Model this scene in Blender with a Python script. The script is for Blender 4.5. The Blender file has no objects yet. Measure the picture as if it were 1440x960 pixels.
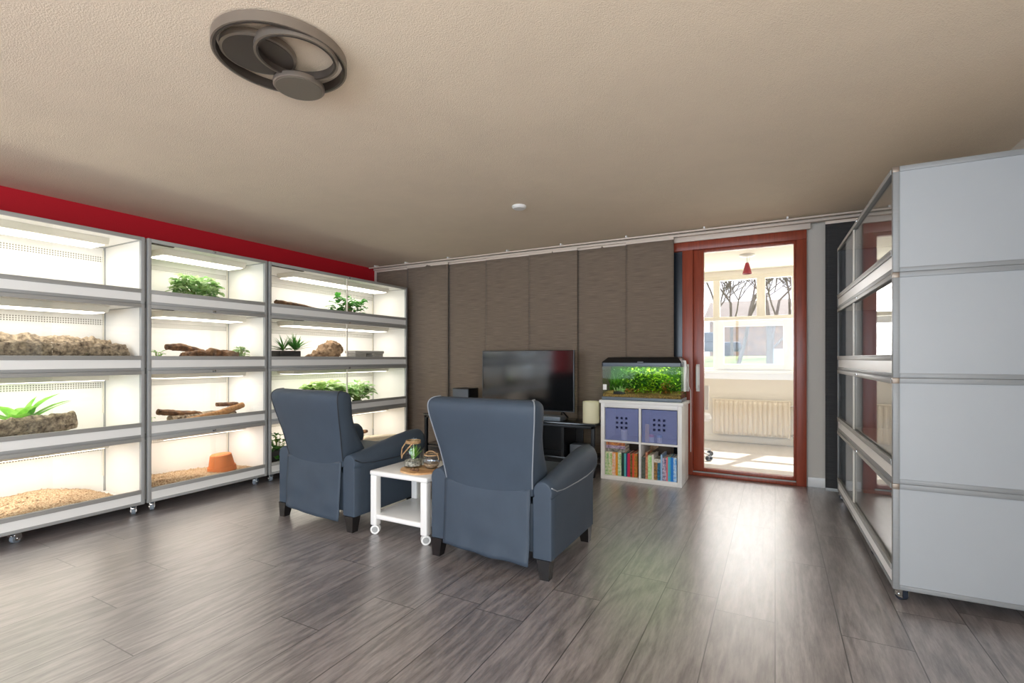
import bpy, bmesh, math, random
from mathutils import Vector, Matrix, noise
PI = math.pi
random.seed(7)
S = bpy.context.scene
COL = S.collection

# ------------------------------------------------------------------ camera
cam_data = bpy.data.cameras.new('camera')
cam = bpy.data.objects.new('camera', cam_data)
COL.objects.link(cam)
cam.location = (0, 0, 1.2)
cam.rotation_euler = (PI / 2, 0, math.radians(28.13))
cam_data.sensor_width = 36
cam_data.lens = 692 / 1440 * 36
cam_data.shift_y = 23.7 / 1440
cam_data.clip_start = 0.05
cam_data.clip_end = 300
S.camera = cam

# ------------------------------------------------------------------ world, sun, daylight
S.view_settings.view_transform = 'Standard'
S.view_settings.look = 'None'
S.view_settings.gamma = 1
S.view_settings.use_curve_mapping = False
S.view_settings.exposure = 0.42
W = bpy.data.worlds.new('sky')
S.world = W
W.use_nodes = True
wn = W.node_tree.nodes
bg = wn['Background']
bg.inputs[0].default_value = (0.90, 0.91, 1.0, 1)
bg.inputs[1].default_value = 1.35

sun_d = bpy.data.lights.new('sun', 'SUN')
sun_d.energy = 6.0
sun_d.angle = 0.009
sun_d.color = (1, 0.96, 0.9)
sun = bpy.data.objects.new('sun', sun_d)
COL.objects.link(sun)
sun.rotation_euler = Vector((-0.25, -0.62, -0.80)).to_track_quat('-Z', 'Y').to_euler()


def area(name, loc, direction, sx, sy, power, color):
    d = bpy.data.lights.new(name, 'AREA')
    d.shape = 'RECTANGLE'
    d.size = sx
    d.size_y = sy
    d.energy = power
    d.color = color
    o = bpy.data.objects.new(name, d)
    COL.objects.link(o)
    o.location = loc
    o.rotation_euler = Vector(direction).to_track_quat('-Z', 'Z').to_euler()
    return o


# daylight through the wide window in the wall behind the camera and the sky over the conservatory
area('daylight_front', (-1.7, -3.35, 1.45), (0, 1, 0.42), 5.0, 1.7, 150, (0.70, 0.85, 1.0))
area('daylight_side', (1.42, -1.3, 1.45), (-1, 0.25, 0.25), 2.6, 1.7, 118, (1.0, 0.97, 0.92))
area('daylight_conservatory', (-0.4, 8.1, 1.75), (0, -1, -0.15), 2.8, 1.3, 55, (1.0, 0.98, 0.95))

# ------------------------------------------------------------------ materials
MATS = {}


def lin(c):
    return tuple(((x / 255) / 12.92 if x / 255 <= 0.04045 else ((x / 255 + 0.055) / 1.055) ** 2.4) for x in c)


def mat(name, rgb, rough=0.5, metal=0.0, spec=0.5, var=0.0, vscale=6.0, bump=0.0, bscale=80.0, stretch=None,
        rgb2=None, emit=None, sheen=0.0, coat=0.0):
    m = bpy.data.materials.new(name)
    m.use_nodes = True
    nt = m.node_tree
    n, l = nt.nodes, nt.links
    b = n['Principled BSDF']
    c = lin(rgb) + (1,)
    b.inputs['Base Color'].default_value = c
    b.inputs['Roughness'].default_value = rough
    b.inputs['Metallic'].default_value = metal
    b.inputs['Specular IOR Level'].default_value = spec
    if sheen:
        b.inputs['Sheen Weight'].default_value = sheen
    if coat:
        b.inputs['Coat Weight'].default_value = coat
        b.inputs['Coat Roughness'].default_value = 0.1
    tc = n.new('ShaderNodeTexCoord')
    mp = n.new('ShaderNodeMapping')
    l.new(tc.outputs['Object'], mp.inputs['Vector'])
    if stretch:
        mp.inputs['Scale'].default_value = stretch
    if var > 0 or rgb2:
        nz = n.new('ShaderNodeTexNoise')
        nz.inputs['Scale'].default_value = vscale
        nz.inputs['Detail'].default_value = 6
        nz.inputs['Roughness'].default_value = 0.62
        l.new(mp.outputs['Vector'], nz.inputs['Vector'])
        mx = n.new('ShaderNodeMix')
        mx.data_type = 'RGBA'
        c2 = lin(rgb2) + (1,) if rgb2 else tuple(x * (1 - var) for x in c[:3]) + (1,)
        rmp = n.new('ShaderNodeMapRange')
        rmp.inputs['From Min'].default_value = 0.36
        rmp.inputs['From Max'].default_value = 0.64
        l.new(nz.outputs['Fac'], rmp.inputs['Value'])
        l.new(rmp.outputs['Result'], mx.inputs['Factor'])
        mx.inputs['A'].default_value = c
        mx.inputs['B'].default_value = c2
        l.new(mx.outputs['Result'], b.inputs['Base Color'])
    if bump > 0:
        nb = n.new('ShaderNodeTexNoise')
        nb.inputs['Scale'].default_value = bscale
        nb.inputs['Detail'].default_value = 4
        l.new(mp.outputs['Vector'], nb.inputs['Vector'])
        bp = n.new('ShaderNodeBump')
        bp.inputs['Strength'].default_value = bump
        bp.inputs['Distance'].default_value = 0.01
        l.new(nb.outputs['Fac'], bp.inputs['Height'])
        l.new(bp.outputs['Normal'], b.inputs['Normal'])
    if emit:
        b.inputs['Emission Color'].default_value = lin(emit[0]) + (1,)
        b.inputs['Emission Strength'].default_value = emit[1]
    MATS[name] = m
    return m


def glass_mat(name, tint=(1, 1, 1), refl=1.0, rough=0.0, base=0.03):
    m = bpy.data.materials.new(name)
    m.use_nodes = True
    nt = m.node_tree
    n, l = nt.nodes, nt.links
    n.clear()
    out = n.new('ShaderNodeOutputMaterial')
    tr = n.new('ShaderNodeBsdfTransparent')
    tr.inputs[0].default_value = tint + (1,)
    gl = n.new('ShaderNodeBsdfGlossy')
    gl.inputs['Roughness'].default_value = rough
    lw = n.new('ShaderNodeLayerWeight')
    lw.inputs['Blend'].default_value = 0.5
    p = n.new('ShaderNodeMath'); p.operation = 'POWER'
    l.new(lw.outputs['Facing'], p.inputs[0]); p.inputs[1].default_value = 5
    q = n.new('ShaderNodeMath'); q.operation = 'MULTIPLY_ADD'
    l.new(p.outputs[0], q.inputs[0]); q.inputs[1].default_value = 0.95 * refl; q.inputs[2].default_value = base
    mx = n.new('ShaderNodeMixShader')
    l.new(q.outputs[0], mx.inputs[0])
    l.new(tr.outputs[0], mx.inputs[1]); l.new(gl.outputs[0], mx.inputs[2])
    l.new(mx.outputs[0], out.inputs[0])
    MATS[name] = m
    return m


def tinted_mat(name, rgb, alpha, rough=0.15):
    m = mat(name, rgb, rough)
    m.node_tree.nodes['Principled BSDF'].inputs['Alpha'].default_value = alpha
    return m


# --- floor laminate: long grey-brown planks running along Y
def floor_mat():
    m = bpy.data.materials.new('grey_oak_laminate')
    m.use_nodes = True
    nt = m.node_tree
    n, l = nt.nodes, nt.links
    b = n['Principled BSDF']
    tc = n.new('ShaderNodeTexCoord')
    sp = n.new('ShaderNodeSeparateXYZ')
    l.new(tc.outputs['Object'], sp.inputs[0])

    def mth(op, a, c=None, d=None):
        k = n.new('ShaderNodeMath'); k.operation = op
        for i, v in enumerate((a, c, d)):
            if v is None:
                continue
            if isinstance(v, (int, float)):
                k.inputs[i].default_value = v
            else:
                l.new(v, k.inputs[i])
        return k.outputs[0]
    pw = 0.2535
    row = mth('FLOOR', mth('DIVIDE', sp.outputs['X'], pw))
    wn1 = n.new('ShaderNodeTexWhiteNoise'); wn1.noise_dimensions = '1D'
    l.new(row, wn1.inputs['W'])
    yoff = mth('ADD', sp.outputs['Y'], mth('MULTIPLY', wn1.outputs['Value'], 1.38))
    seg = mth('FLOOR', mth('DIVIDE', yoff, 1.38))
    wn2 = n.new('ShaderNodeTexWhiteNoise'); wn2.noise_dimensions = '2D'
    cv = n.new('ShaderNodeCombineXYZ')
    l.new(row, cv.inputs[0]); l.new(seg, cv.inputs[1])
    l.new(cv.outputs[0], wn2.inputs['Vector'])
    # seams
    fx = mth('FRACT', mth('DIVIDE', sp.outputs['X'], pw))
    fy = mth('FRACT', mth('DIVIDE', yoff, 1.38))
    ex = mth('MULTIPLY', mth('MINIMUM', fx, mth('SUBTRACT', 1, fx)), pw)
    ey = mth('MULTIPLY', mth('MINIMUM', fy, mth('SUBTRACT', 1, fy)), 1.38)
    seam = mth('LESS_THAN', mth('MINIMUM', ex, ey), 0.0022)
    # grain
    gx = mth('MULTIPLY', sp.outputs['X'], 10.0)
    gy = mth('ADD', mth('MULTIPLY', sp.outputs['Y'], 1.1), mth('MULTIPLY', wn2.outputs['Value'], 60))
    gv = n.new('ShaderNodeCombineXYZ')
    l.new(gx, gv.inputs[0]); l.new(gy, gv.inputs[1]); l.new(mth('MULTIPLY', wn2.outputs['Value'], 31), gv.inputs[2])
    nz = n.new('ShaderNodeTexNoise'); nz.inputs['Scale'].default_value = 0.55; nz.inputs['Detail'].default_value = 2.5
    l.new(gv.outputs[0], nz.inputs['Vector'])
    rings = mth('SINE', mth('MULTIPLY', nz.outputs['Fac'], 60))
    nf = n.new('ShaderNodeTexNoise'); nf.inputs['Scale'].default_value = 9; nf.inputs['Detail'].default_value = 8
    nf.inputs['Roughness'].default_value = 0.7
    l.new(gv.outputs[0], nf.inputs['Vector'])
    g = mth('ADD', mth('MULTIPLY', rings, 0.10), nf.outputs['Fac'])
    rp = n.new('ShaderNodeValToRGB')
    rp.color_ramp.elements[0].position = 0.28; rp.color_ramp.elements[0].color = lin((92, 86, 86)) + (1,)
    rp.color_ramp.elements[1].position = 0.75; rp.color_ramp.elements[1].color = lin((156, 149, 148)) + (1,)
    l.new(g, rp.inputs[0])
    hs = n.new('ShaderNodeHueSaturation')
    l.new(rp.outputs[0], hs.inputs['Color'])
    l.new(mth('MULTIPLY_ADD', wn2.outputs['Value'], 0.25, 0.90), hs.inputs['Value'])
    mx = n.new('ShaderNodeMix'); mx.data_type = 'RGBA'
    l.new(seam, mx.inputs['Factor']); l.new(hs.outputs[0], mx.inputs['A'])
    mx.inputs['B'].default_value = lin((38, 34, 33)) + (1,)
    l.new(mx.outputs['Result'], b.inputs['Base Color'])
    l.new(mth('MULTIPLY_ADD', g, 0.12, 0.29), b.inputs['Roughness'])
    b.inputs['Specular IOR Level'].default_value = 0.9
    b.inputs['Coat Weight'].default_value = 1.0
    b.inputs['Coat Roughness'].default_value = 0.34
    b.inputs['Coat IOR'].default_value = 1.7
    bp = n.new('ShaderNodeBump'); bp.inputs['Strength'].default_value = 0.02; bp.inputs['Distance'].default_value = 0.004
    l.new(mth('SUBTRACT', g, mth('MULTIPLY', seam, 2)), bp.inputs['Height'])
    l.new(bp.outputs[0], b.inputs['Normal'])
    return m


# --- slub-weave fabric of the panel curtains
def weave_mat(name, c1, c2):
    m = mat(name, c1, 0.85, spec=0.2, rgb2=c2, vscale=1.0, stretch=(5, 5, 330), bump=0.25, bscale=1.0, sheen=0.15)
    return m


# --- perforated strip of the tank back wall
def perf_mat(name, base, hole, pitch, r):
    m = mat(name, base, 0.45)
    nt = m.node_tree
    n, l = nt.nodes, nt.links
    b = n['Principled BSDF']
    tc = n.new('ShaderNodeTexCoord')
    sp = n.new('ShaderNodeSeparateXYZ')
    l.new(tc.outputs['Object'], sp.inputs[0])

    def mth(op, a, c=None):
        k = n.new('ShaderNodeMath'); k.operation = op
        for i, v in enumerate((a, c)):
            if v is None:
                continue
            if isinstance(v, (int, float)):
                k.inputs[i].default_value = v
            else:
                l.new(v, k.inputs[i])
        return k.outputs[0]
    u = mth('SUBTRACT', mth('FRACT', mth('DIVIDE', sp.outputs['X'], pitch)), 0.5)
    v = mth('SUBTRACT', mth('FRACT', mth('DIVIDE', sp.outputs['Z'], pitch)), 0.5)
    d = mth('SQRT', mth('ADD', mth('MULTIPLY', u, u), mth('MULTIPLY', v, v)))
    f = mth('LESS_THAN', d, r)
    mx = n.new('ShaderNodeMix'); mx.data_type = 'RGBA'
    l.new(f, mx.inputs['Factor'])
    mx.inputs['A'].default_value = lin(base) + (1,)
    mx.inputs['B'].default_value = lin(hole) + (1,)
    l.new(mx.outputs['Result'], b.inputs['Base Color'])
    return m


M_floor = floor_mat()
M_ceil = mat('ceiling_plaster', (236, 219, 196), 0.9, bump=0.35, bscale=160, var=0.04, vscale=3)
M_wall = mat('white_wall_paint', (214, 208, 198), 0.85, bump=0.12, bscale=120)
M_red = mat('red_wall_paint', (186, 6, 32), 0.7, bump=0.1, bscale=120)
M_cons = mat('conservatory_wall_paint', (248, 243, 233), 0.8)
M_white = mat('white_lacquer', (236, 236, 234), 0.35)
M_pvc = mat('cream_window_frame', (240, 234, 220), 0.35)
M_tile = mat('pale_conservatory_floor', (206, 198, 188), 0.35, var=0.12, vscale=2, stretch=(6, 1, 1))
M_redwood = mat('red_brown_door_wood', (158, 70, 46), 0.35, var=0.3, vscale=4, stretch=(14, 14, 0.8), spec=0.5)
M_alu = mat('brushed_aluminium', (164, 166, 166), 0.42, metal=0.1, var=0.06, vscale=3, stretch=(1, 1, 40))
M_alud = mat('dull_aluminium', (142, 146, 148), 0.45, metal=0.1, var=0.06, vscale=3, stretch=(1, 1, 40))
M_alu2 = mat('aluminium_rail', (164, 164, 161), 0.45, metal=0.1)
M_panel = mat('white_melamine_panel', (166, 172, 177), 0.42, var=0.03, vscale=2)
M_inner = mat('white_tank_lining', (240, 238, 234), 0.5)
M_perf = perf_mat('perforated_tank_strip', (236, 234, 228), (110, 106, 98), 0.016, 0.30)
M_grille = mat('dark_vent_slot', (52, 48, 44), 0.6)
M_led = mat('led_diffuser', (255, 250, 240), 0.5, emit=((255, 248, 238), 4.6))
M_lamp_body = mat('cream_lamp_housing', (228, 222, 208), 0.5)
M_glass = glass_mat('clear_glass', (1, 1, 1), 0.25, 0.0, 0.01)
M_tankglass = glass_mat('tank_glass', (0.995, 1.0, 0.995), 1.0)
M_doorglass = glass_mat('door_glass', (1, 1, 1), 0.6)
M_chrome = mat('chrome', (210, 212, 214), 0.18, metal=1.0)
M_wheel = mat('grey_caster_rubber', (120, 130, 140), 0.4)
M_darkwheel = mat('dark_caster_rubber', (38, 46, 60), 0.4)
M_fabric = mat('slate_blue_upholstery', (62, 74, 88), 0.6, var=0.10, vscale=5, bump=0.1, bscale=420, sheen=0.0, spec=0.35)
M_piping = mat('pale_piping_cord', (132, 138, 146), 0.6)
M_pipingdark = mat('dark_piping_cord', (36, 40, 48), 0.6)
M_blackwood = mat('black_stained_wood', (24, 22, 22), 0.4)
M_curtain = weave_mat('brown_grey_slub_fabric', (140, 125, 110), (106, 94, 83))
M_curtain2 = weave_mat('charcoal_slub_fabric', (72, 72, 72), (54, 54, 55))
M_track = mat('cream_curtain_track', (222, 208, 194), 0.4)
M_darkpane = mat('dark_blind_behind_glass', (34, 42, 52), 0.25)
M_black = mat('black_plastic', (16, 17, 19), 0.35)
M_tvscreen = mat('black_tv_screen', (10, 11, 13), 0.10, spec=1.0)
M_blackmetal = mat('black_metal', (26, 29, 33), 0.4, metal=0.3)
M_blackglass = mat('smoked_black_glass', (20, 24, 28), 0.12, spec=0.7)
M_greybox = mat('grey_plastic', (92, 98, 106), 0.4)
M_creamlamp = mat('cream_textured_shade', (226, 222, 190), 0.6, bump=0.2, bscale=120)
M_aqrim = mat('slate_aquarium_rim', (96, 108, 120), 0.35)
M_aqback = mat('mossy_aquarium_back', (70, 110, 20), 0.7, rgb2=(36, 74, 22), vscale=9)
M_gravel = mat('brown_aquarium_gravel', (196, 150, 92), 0.8, rgb2=(88, 62, 44), vscale=140, bump=0.8, bscale=180)
M_weed = mat('bright_aquatic_leaves', (196, 222, 56), 0.45, rgb2=(104, 160, 28), vscale=16)
M_weedd = mat('dark_aquatic_leaves', (52, 104, 26), 0.5, rgb2=(90, 150, 30), vscale=14)
M_weedr = mat('red_aquatic_leaves', (190, 84, 40), 0.5, rgb2=(104, 92, 30), vscale=20)
M_water = glass_mat('aquarium_water', (0.93, 1.0, 0.88), 0.2, base=0.0)
M_aqled = mat('aquarium_tube', (255, 255, 235), 0.5, emit=((250, 255, 226), 10.0))
M_bin = tinted_mat('blue_translucent_plastic', (160, 172, 228), 0.40)
M_bininner = mat('bin_inside_painted_shade', (22, 28, 66), 0.5, rgb2=(40, 48, 98), vscale=9)  # blue darkened in the colour so the cut-outs look into a shaded inside
M_hole = mat('dark_cutout', (14, 20, 44), 0.6)
M_cork = mat('grey_brown_cork_bark', (186, 168, 142), 0.9, rgb2=(88, 74, 60), vscale=16, stretch=(1, 2.2, 2.2), bump=1.0, bscale=45)
M_corkbrown = mat('brown_cork_bark', (140, 104, 72), 0.9, rgb2=(70, 48, 34), vscale=18, bump=1.0, bscale=50)
M_drift = mat('tan_driftwood', (184, 138, 88), 0.75, rgb2=(150, 104, 60), vscale=6, stretch=(1, 8, 8), bump=0.4, bscale=30)
M_lump = mat('pale_brown_burl', (170, 142, 112), 0.9, rgb2=(96, 72, 52), vscale=12, bump=1.0, bscale=40)
M_chips = mat('beech_chip_bedding', (232, 208, 172), 0.85, rgb2=(160, 118, 80), vscale=95, bump=1.0, bscale=120)
M_terra = mat('terracotta', (212, 124, 70), 0.8, var=0.12, vscale=8)
M_leaf = mat('fresh_green_leaf', (104, 172, 52), 0.42, rgb2=(152, 206, 92), vscale=22)
M_leafvar = mat('variegated_leaf', (214, 232, 180), 0.42, rgb2=(96, 160, 70), vscale=26)
M_leafdark = mat('deep_green_leaf', (84, 156, 56), 0.42, rgb2=(44, 108, 40), vscale=14)
M_leafvein = mat('red_veined_leaf', (120, 170, 70), 0.42, rgb2=(190, 206, 150), vscale=30)


def translucent(m, amount=0.4):
    nt = m.node_tree
    n, l = nt.nodes, nt.links
    b = n['Principled BSDF']
    out = [k for k in n if k.type == 'OUTPUT_MATERIAL'][0]
    tl = n.new('ShaderNodeBsdfTranslucent')
    src = b.inputs['Base Color'].links
    if src:
        l.new(src[0].from_socket, tl.inputs[0])
    else:
        tl.inputs[0].default_value = b.inputs['Base Color'].default_value
    mx = n.new('ShaderNodeMixShader')
    mx.inputs[0].default_value = amount
    l.new(b.outputs[0], mx.inputs[1])
    l.new(tl.outputs[0], mx.inputs[2])
    l.new(mx.outputs[0], out.inputs[0])


for mm in (M_leaf, M_leafvar, M_leafdark, M_leafvein, M_weed, M_weedd):
    translucent(mm)
M_stem = mat('green_stem', (112, 140, 60), 0.6)
M_pot = mat('dark_grey_planter', (52, 52, 52), 0.5)
M_hide = mat('grey_cave_hide', (150, 148, 144), 0.75, var=0.15, vscale=20)
M_dish = mat('dark_slate_dish', (82, 84, 86), 0.5)
M_rope = mat('jute_rope', (204, 170, 128), 0.85, rgb2=(150, 116, 80), vscale=60, bump=0.6, bscale=150)
M_coaster = mat('pale_wood_slice', (216, 178, 132), 0.7, rgb2=(184, 136, 88), vscale=12)
M_pebble = mat('mixed_pebbles', (206, 198, 186), 0.7, rgb2=(70, 66, 60), vscale=70, bump=0.8, bscale=90)
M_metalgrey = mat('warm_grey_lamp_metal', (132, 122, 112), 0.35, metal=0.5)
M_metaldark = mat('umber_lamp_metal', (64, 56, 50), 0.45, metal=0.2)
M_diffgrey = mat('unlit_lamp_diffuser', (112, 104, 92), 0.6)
M_rad = mat('cream_radiator_enamel', (240, 230, 212), 0.35)
M_redglass = mat('red_glass_shade', (176, 34, 58), 0.3, var=0.4, vscale=30)
M_grass = mat('spring_grass', (128, 140, 76), 0.9, rgb2=(100, 116, 56), vscale=3, bump=0.6, bscale=30)
M_treebark = mat('bare_tree_bark', (128, 118, 112), 0.9, var=0.3, vscale=8)
M_houseb = mat('far_brick', (190, 152, 120), 0.9, rgb2=(140, 108, 84), vscale=3)
M_houset = mat('far_roof_tile', (128, 120, 116), 0.8, var=0.2, vscale=4)
M_signblue = mat('pale_blue_board', (196, 218, 240), 0.5)
M_car = mat('dark_car_paint', (60, 70, 86), 0.3)
M_hedge = mat('bare_hedge_twigs', (150, 140, 124), 0.9, rgb2=(110, 110, 84), vscale=6, bump=1.0, bscale=10)


# ------------------------------------------------------------------ mesh builder
class MB:
    def __init__(self):
        self.bm = bmesh.new()

    def _merge(self, other, mtx=None):
        me = bpy.data.meshes.new('tmp')
        other.to_mesh(me)
        other.free()
        if mtx is not None:
            me.transform(mtx)
        self.bm.from_mesh(me)
        bpy.data.meshes.remove(me)

    def box(self, x0, x1, y0, y1, z0, z1, bev=0.0, seg=2, mtx=None):
        b = bmesh.new()
        bmesh.ops.create_cube(b, size=1)
        for v in b.verts:
            v.co = Vector(((x0 + x1) / 2 + v.co.x * (x1 - x0), (y0 + y1) / 2 + v.co.y * (y1 - y0), (z0 + z1) / 2 + v.co.z * (z1 - z0)))
        if bev > 0:
            bmesh.ops.bevel(b, geom=list(b.edges), offset=bev, segments=seg, affect='EDGES', profile=0.5)
        self._merge(b, mtx)
        return self

    def tube(self, pts, rad, seg=10, cap=True, mtx=None):
        b = bmesh.new()
        pts = [Vector(p) for p in pts]
        if isinstance(rad, (int, float)):
            rad = [rad] * len(pts)
        rings = []
        prev = None
        for i, p in enumerate(pts):
            t = (pts[min(i + 1, len(pts) - 1)] - pts[max(i - 1, 0)])
            t = t.normalized() if t.length > 1e-9 else Vector((0, 0, 1))
            if prev is None:
                a = Vector((0, 0, 1)) if abs(t.z) < 0.9 else Vector((1, 0, 0))
                u = t.cross(a).normalized()
            else:
                u = (prev - t * prev.dot(t))
                u = u.normalized() if u.length > 1e-6 else t.orthogonal().normalized()
            prev = u
            w = t.cross(u)
            rings.append([b.verts.new(p + (u * math.cos(2 * PI * k / seg) + w * math.sin(2 * PI * k / seg)) * rad[i]) for k in range(seg)])
        for i in range(len(rings) - 1):
            for k in range(seg):
                b.faces.new((rings[i][k], rings[i][(k + 1) % seg], rings[i + 1][(k + 1) % seg], rings[i + 1][k]))
        if cap:
            b.faces.new(list(reversed(rings[0])))
            b.faces.new(rings[-1])
        bmesh.ops.recalc_face_normals(b, faces=b.faces)
        self._merge(b, mtx)
        return self

    def lathe(self, prof, seg=32, mtx=None, closed=False):
        b = bmesh.new()
        rings = []
        for r, z in prof:
            if r < 1e-6:
                rings.append([b.verts.new((0, 0, z))])
            else:
                rings.append([b.verts.new((r * math.cos(2 * PI * k / seg), r * math.sin(2 * PI * k / seg), z)) for k in range(seg)])
        idx = list(range(len(rings) - 1))
        pairs = [(rings[i], rings[i + 1]) for i in idx]
        if closed:
            pairs.append((rings[-1], rings[0]))
        for A, B in pairs:
            for k in range(seg):
                k2 = (k + 1) % seg
                if len(A) == 1 and len(B) == 1:
                    continue
                if len(A) == 1:
                    b.faces.new((A[0], B[k], B[k2]))
                elif len(B) == 1:
                    b.faces.new((A[k], A[k2], B[0]))
                else:
                    b.faces.new((A[k], A[k2], B[k2], B[k]))
        bmesh.ops.recalc_face_normals(b, faces=b.faces)
        self._merge(b, mtx)
        return self

    def prism(self, poly, x0, x1, bev=0.0, seg=2, mtx=None):
        """polygon in (y, z) extruded along x"""
        b = bmesh.new()
        A = [b.verts.new((x0, p[0], p[1])) for p in poly]
        f = b.faces.new(A)
        r = bmesh.ops.extrude_face_region(b, geom=[f])
        for v in r['geom']:
            if isinstance(v, bmesh.types.BMVert):
                v.co.x = x1
        bmesh.ops.recalc_face_normals(b, faces=b.faces)
        if bev > 0:
            bmesh.ops.bevel(b, geom=list(b.edges), offset=bev, segments=seg, affect='EDGES', profile=0.5)
        self._merge(b, mtx)
        return self

    def loft(self, rings, cap=True, mtx=None, closed=True):
        b = bmesh.new()
        R = [[b.verts.new(p) for p in ring] for ring in rings]
        n = len(R[0])
        for i in range(len(R) - 1):
            for k in range(n if closed else n - 1):
                k2 = (k + 1) % n
                b.faces.new((R[i][k], R[i][k2], R[i + 1][k2], R[i + 1][k]))
        if cap and closed:
            b.faces.new(list(reversed(R[0])))
            b.faces.new(R[-1])
        bmesh.ops.recalc_face_normals(b, faces=b.faces)
        self._merge(b, mtx)
        return self

    def grid(self, fn, nu, nv, mtx=None):
        b = bmesh.new()
        V = [[b.verts.new(fn(i / nu, j / nv)) for j in range(nv + 1)] for i in range(nu + 1)]
        for i in range(nu):
            for j in range(nv):
                b.faces.new((V[i][j], V[i + 1][j], V[i + 1][j + 1], V[i][j + 1]))
        self._merge(b, mtx)
        return self

    def build(self, name, m, parent=None, smooth=True, angle=40, subsurf=0, solid=0.0):
        me = bpy.data.meshes.new(name)
        self.bm.to_mesh(me)
        self.bm.free()
        me.materials.append(m)
        if smooth:
            me.shade_smooth()
            me.set_sharp_from_angle(angle=math.radians(angle))
        o = bpy.data.objects.new(name, me)
        COL.objects.link(o)
        if parent is not None:
            o.parent = parent
        if solid:
            md = o.modifiers.new('thickness', 'SOLIDIFY')
            md.thickness = solid
            md.offset = 0
        if subsurf:
            md = o.modifiers.new('round', 'SUBSURF')
            md.levels = md.render_levels = subsurf
        return o


def tag(o, label=None, cat=None, group=None, kind=None):
    if label:
        o['label'] = label
    if cat:
        o['category'] = cat
    if group:
        o['group'] = group
    if kind:
        o['kind'] = kind
    return o


def thing(name, label, cat, loc=(0, 0, 0), rz=0.0, group=None, kind=None):
    o = bpy.data.objects.new(name, None)
    o.empty_display_size = 0.1
    COL.objects.link(o)
    o.location = loc
    o.rotation_euler = (0, 0, rz)
    return tag(o, label, cat, group, kind)


def struct(o, label=None):
    o['kind'] = 'structure'
    if label:
        o['label'] = label
    return o


def B(x0, x1, y0, y1, z0, z1, bev=0.0):
    return MB().box(x0, x1, y0, y1, z0, z1, bev)


def RX(a): return Matrix.Rotation(a, 4, 'X')
def RY(a): return Matrix.Rotation(a, 4, 'Y')
def RZ(a): return Matrix.Rotation(a, 4, 'Z')
def TR(*p): return Matrix.Translation(Vector(p))


# ------------------------------------------------------------------ room shell
XL, XR, YB, YF, H = -5.16, 1.3, 5.39, -3.2, 2.505
CY = 7.75      # conservatory outer wall
struct(B(XL - 0.1, XR + 0.1, YF - 0.1, YB + 0.02, -0.1, 0).build('floor', M_floor, smooth=False), 'grey oak laminate floor of long planks')
struct(B(XL - 0.1, XR + 0.1, YF - 0.1, YB + 0.1, H, H + 0.1).build('ceiling', M_ceil, smooth=False), 'beige plastered ceiling')
struct(B(XL - 0.1, XL, YF - 0.1, YB + 0.1, 0, H).build('wall_left', M_red, smooth=False), 'red painted wall behind the lit terrariums')
m = MB()
m.box(XR, XR + 0.1, YF - 0.1, -2.7, 0, H)
m.box(XR, XR + 0.1, 0.1, YB + 0.1, 0, H)
m.box(XR, XR + 0.1, -2.7, 0.1, 0, 0.6)
m.box(XR, XR + 0.1, -2.7, 0.1, 2.3, H)
struct(m.build('wall_right', M_wall, smooth=False), 'white wall on the right')
m = MB()
for y in (-2.7, -1.33, 0.04):
    m.box(XR + 0.02, XR + 0.08, y, y + 0.06, 0.6, 2.3)
m.box(XR + 0.02, XR + 0.08, -2.7, 0.1, 0.6, 0.66)
m.box(XR + 0.02, XR + 0.08, -2.7, 0.1, 2.24, 2.3)
struct(m.build('window_4', M_pvc, smooth=False), 'window in the right wall beside the camera')
m = MB()
m.box(XL, -1.3, YB, YB + 0.1, 0, H)
m.box(-1.3, 0.26, YB, YB + 0.1, 2.40, H)
m.box(0.26, XR, YB, YB + 0.1, 0, H)
struct(m.build('wall_back', M_wall, smooth=False), 'white wall around the door')
m = MB()
m.box(XL, -4.2, YF - 0.1, YF, 0, H)
m.box(0.8, XR, YF - 0.1, YF, 0, H)
m.box(-4.2, 0.8, YF - 0.1, YF, 0, 0.6)
m.box(-4.2, 0.8, YF - 0.1, YF, 2.3, H)
struct(m.build('wall_front', M_wall, smooth=False), 'wall behind the camera')
m = MB()
for x in (-4.2, -2.56, -0.9, 0.74):
    m.box(x, x + 0.06, YF - 0.08, YF - 0.02, 0.6, 2.3)
m.box(-4.2, 0.8, YF - 0.08, YF - 0.02, 0.6, 0.66)
m.box(-4.2, 0.8, YF - 0.08, YF - 0.02, 2.24, 2.3)
struct(m.build('window_2', M_pvc, smooth=False), 'wide window behind the camera')
struct(B(0.27, XR, YB - 0.018, YB, 0, 0.09, 0.003).build('baseboard_back', M_white), 'white skirting right of the door')

# door frame with its sliding sash
d1 = struct(thing('door_1', 'red-brown wooden sliding glass door to the conservatory', None, (-0.25, YB, 0)))
ox = 0.25
m = MB()
m.box(-1.30 + ox, 0.26 + ox, -0.05, 0.09, 2.315, 2.405, 0.004)       # head
m.box(0.175 + ox, 0.26 + ox, -0.05, 0.09, 0, 2.315, 0.004)           # right jamb
m.box(-0.85 + ox, -0.745 + ox, -0.05, 0.09, 0, 2.315, 0.004)         # mullion
m.box(-0.745 + ox, 0.175 + ox, -0.05, 0.09, 0, 0.035, 0.004)         # threshold
m.box(-1.30 + ox, -0.85 + ox, -0.05, 0.09, 0, 0.035)
m.build('door_frame', M_redwood, d1)
m = MB()
m.box(-0.745 + ox, -0.645 + ox, -0.02, 0.04, 0.035, 2.315, 0.004)
m.box(0.155 + ox, 0.175 + ox, -0.02, 0.04, 0.035, 2.315, 0.002)
m.box(-0.645 + ox, 0.155 + ox, -0.02, 0.04, 2.285, 2.315, 0.002)
m.box(-0.645 + ox, 0.155 + ox, -0.02, 0.04, 0.035, 0.075, 0.004)
sash = m.build('door_sash', M_redwood, d1)
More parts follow.
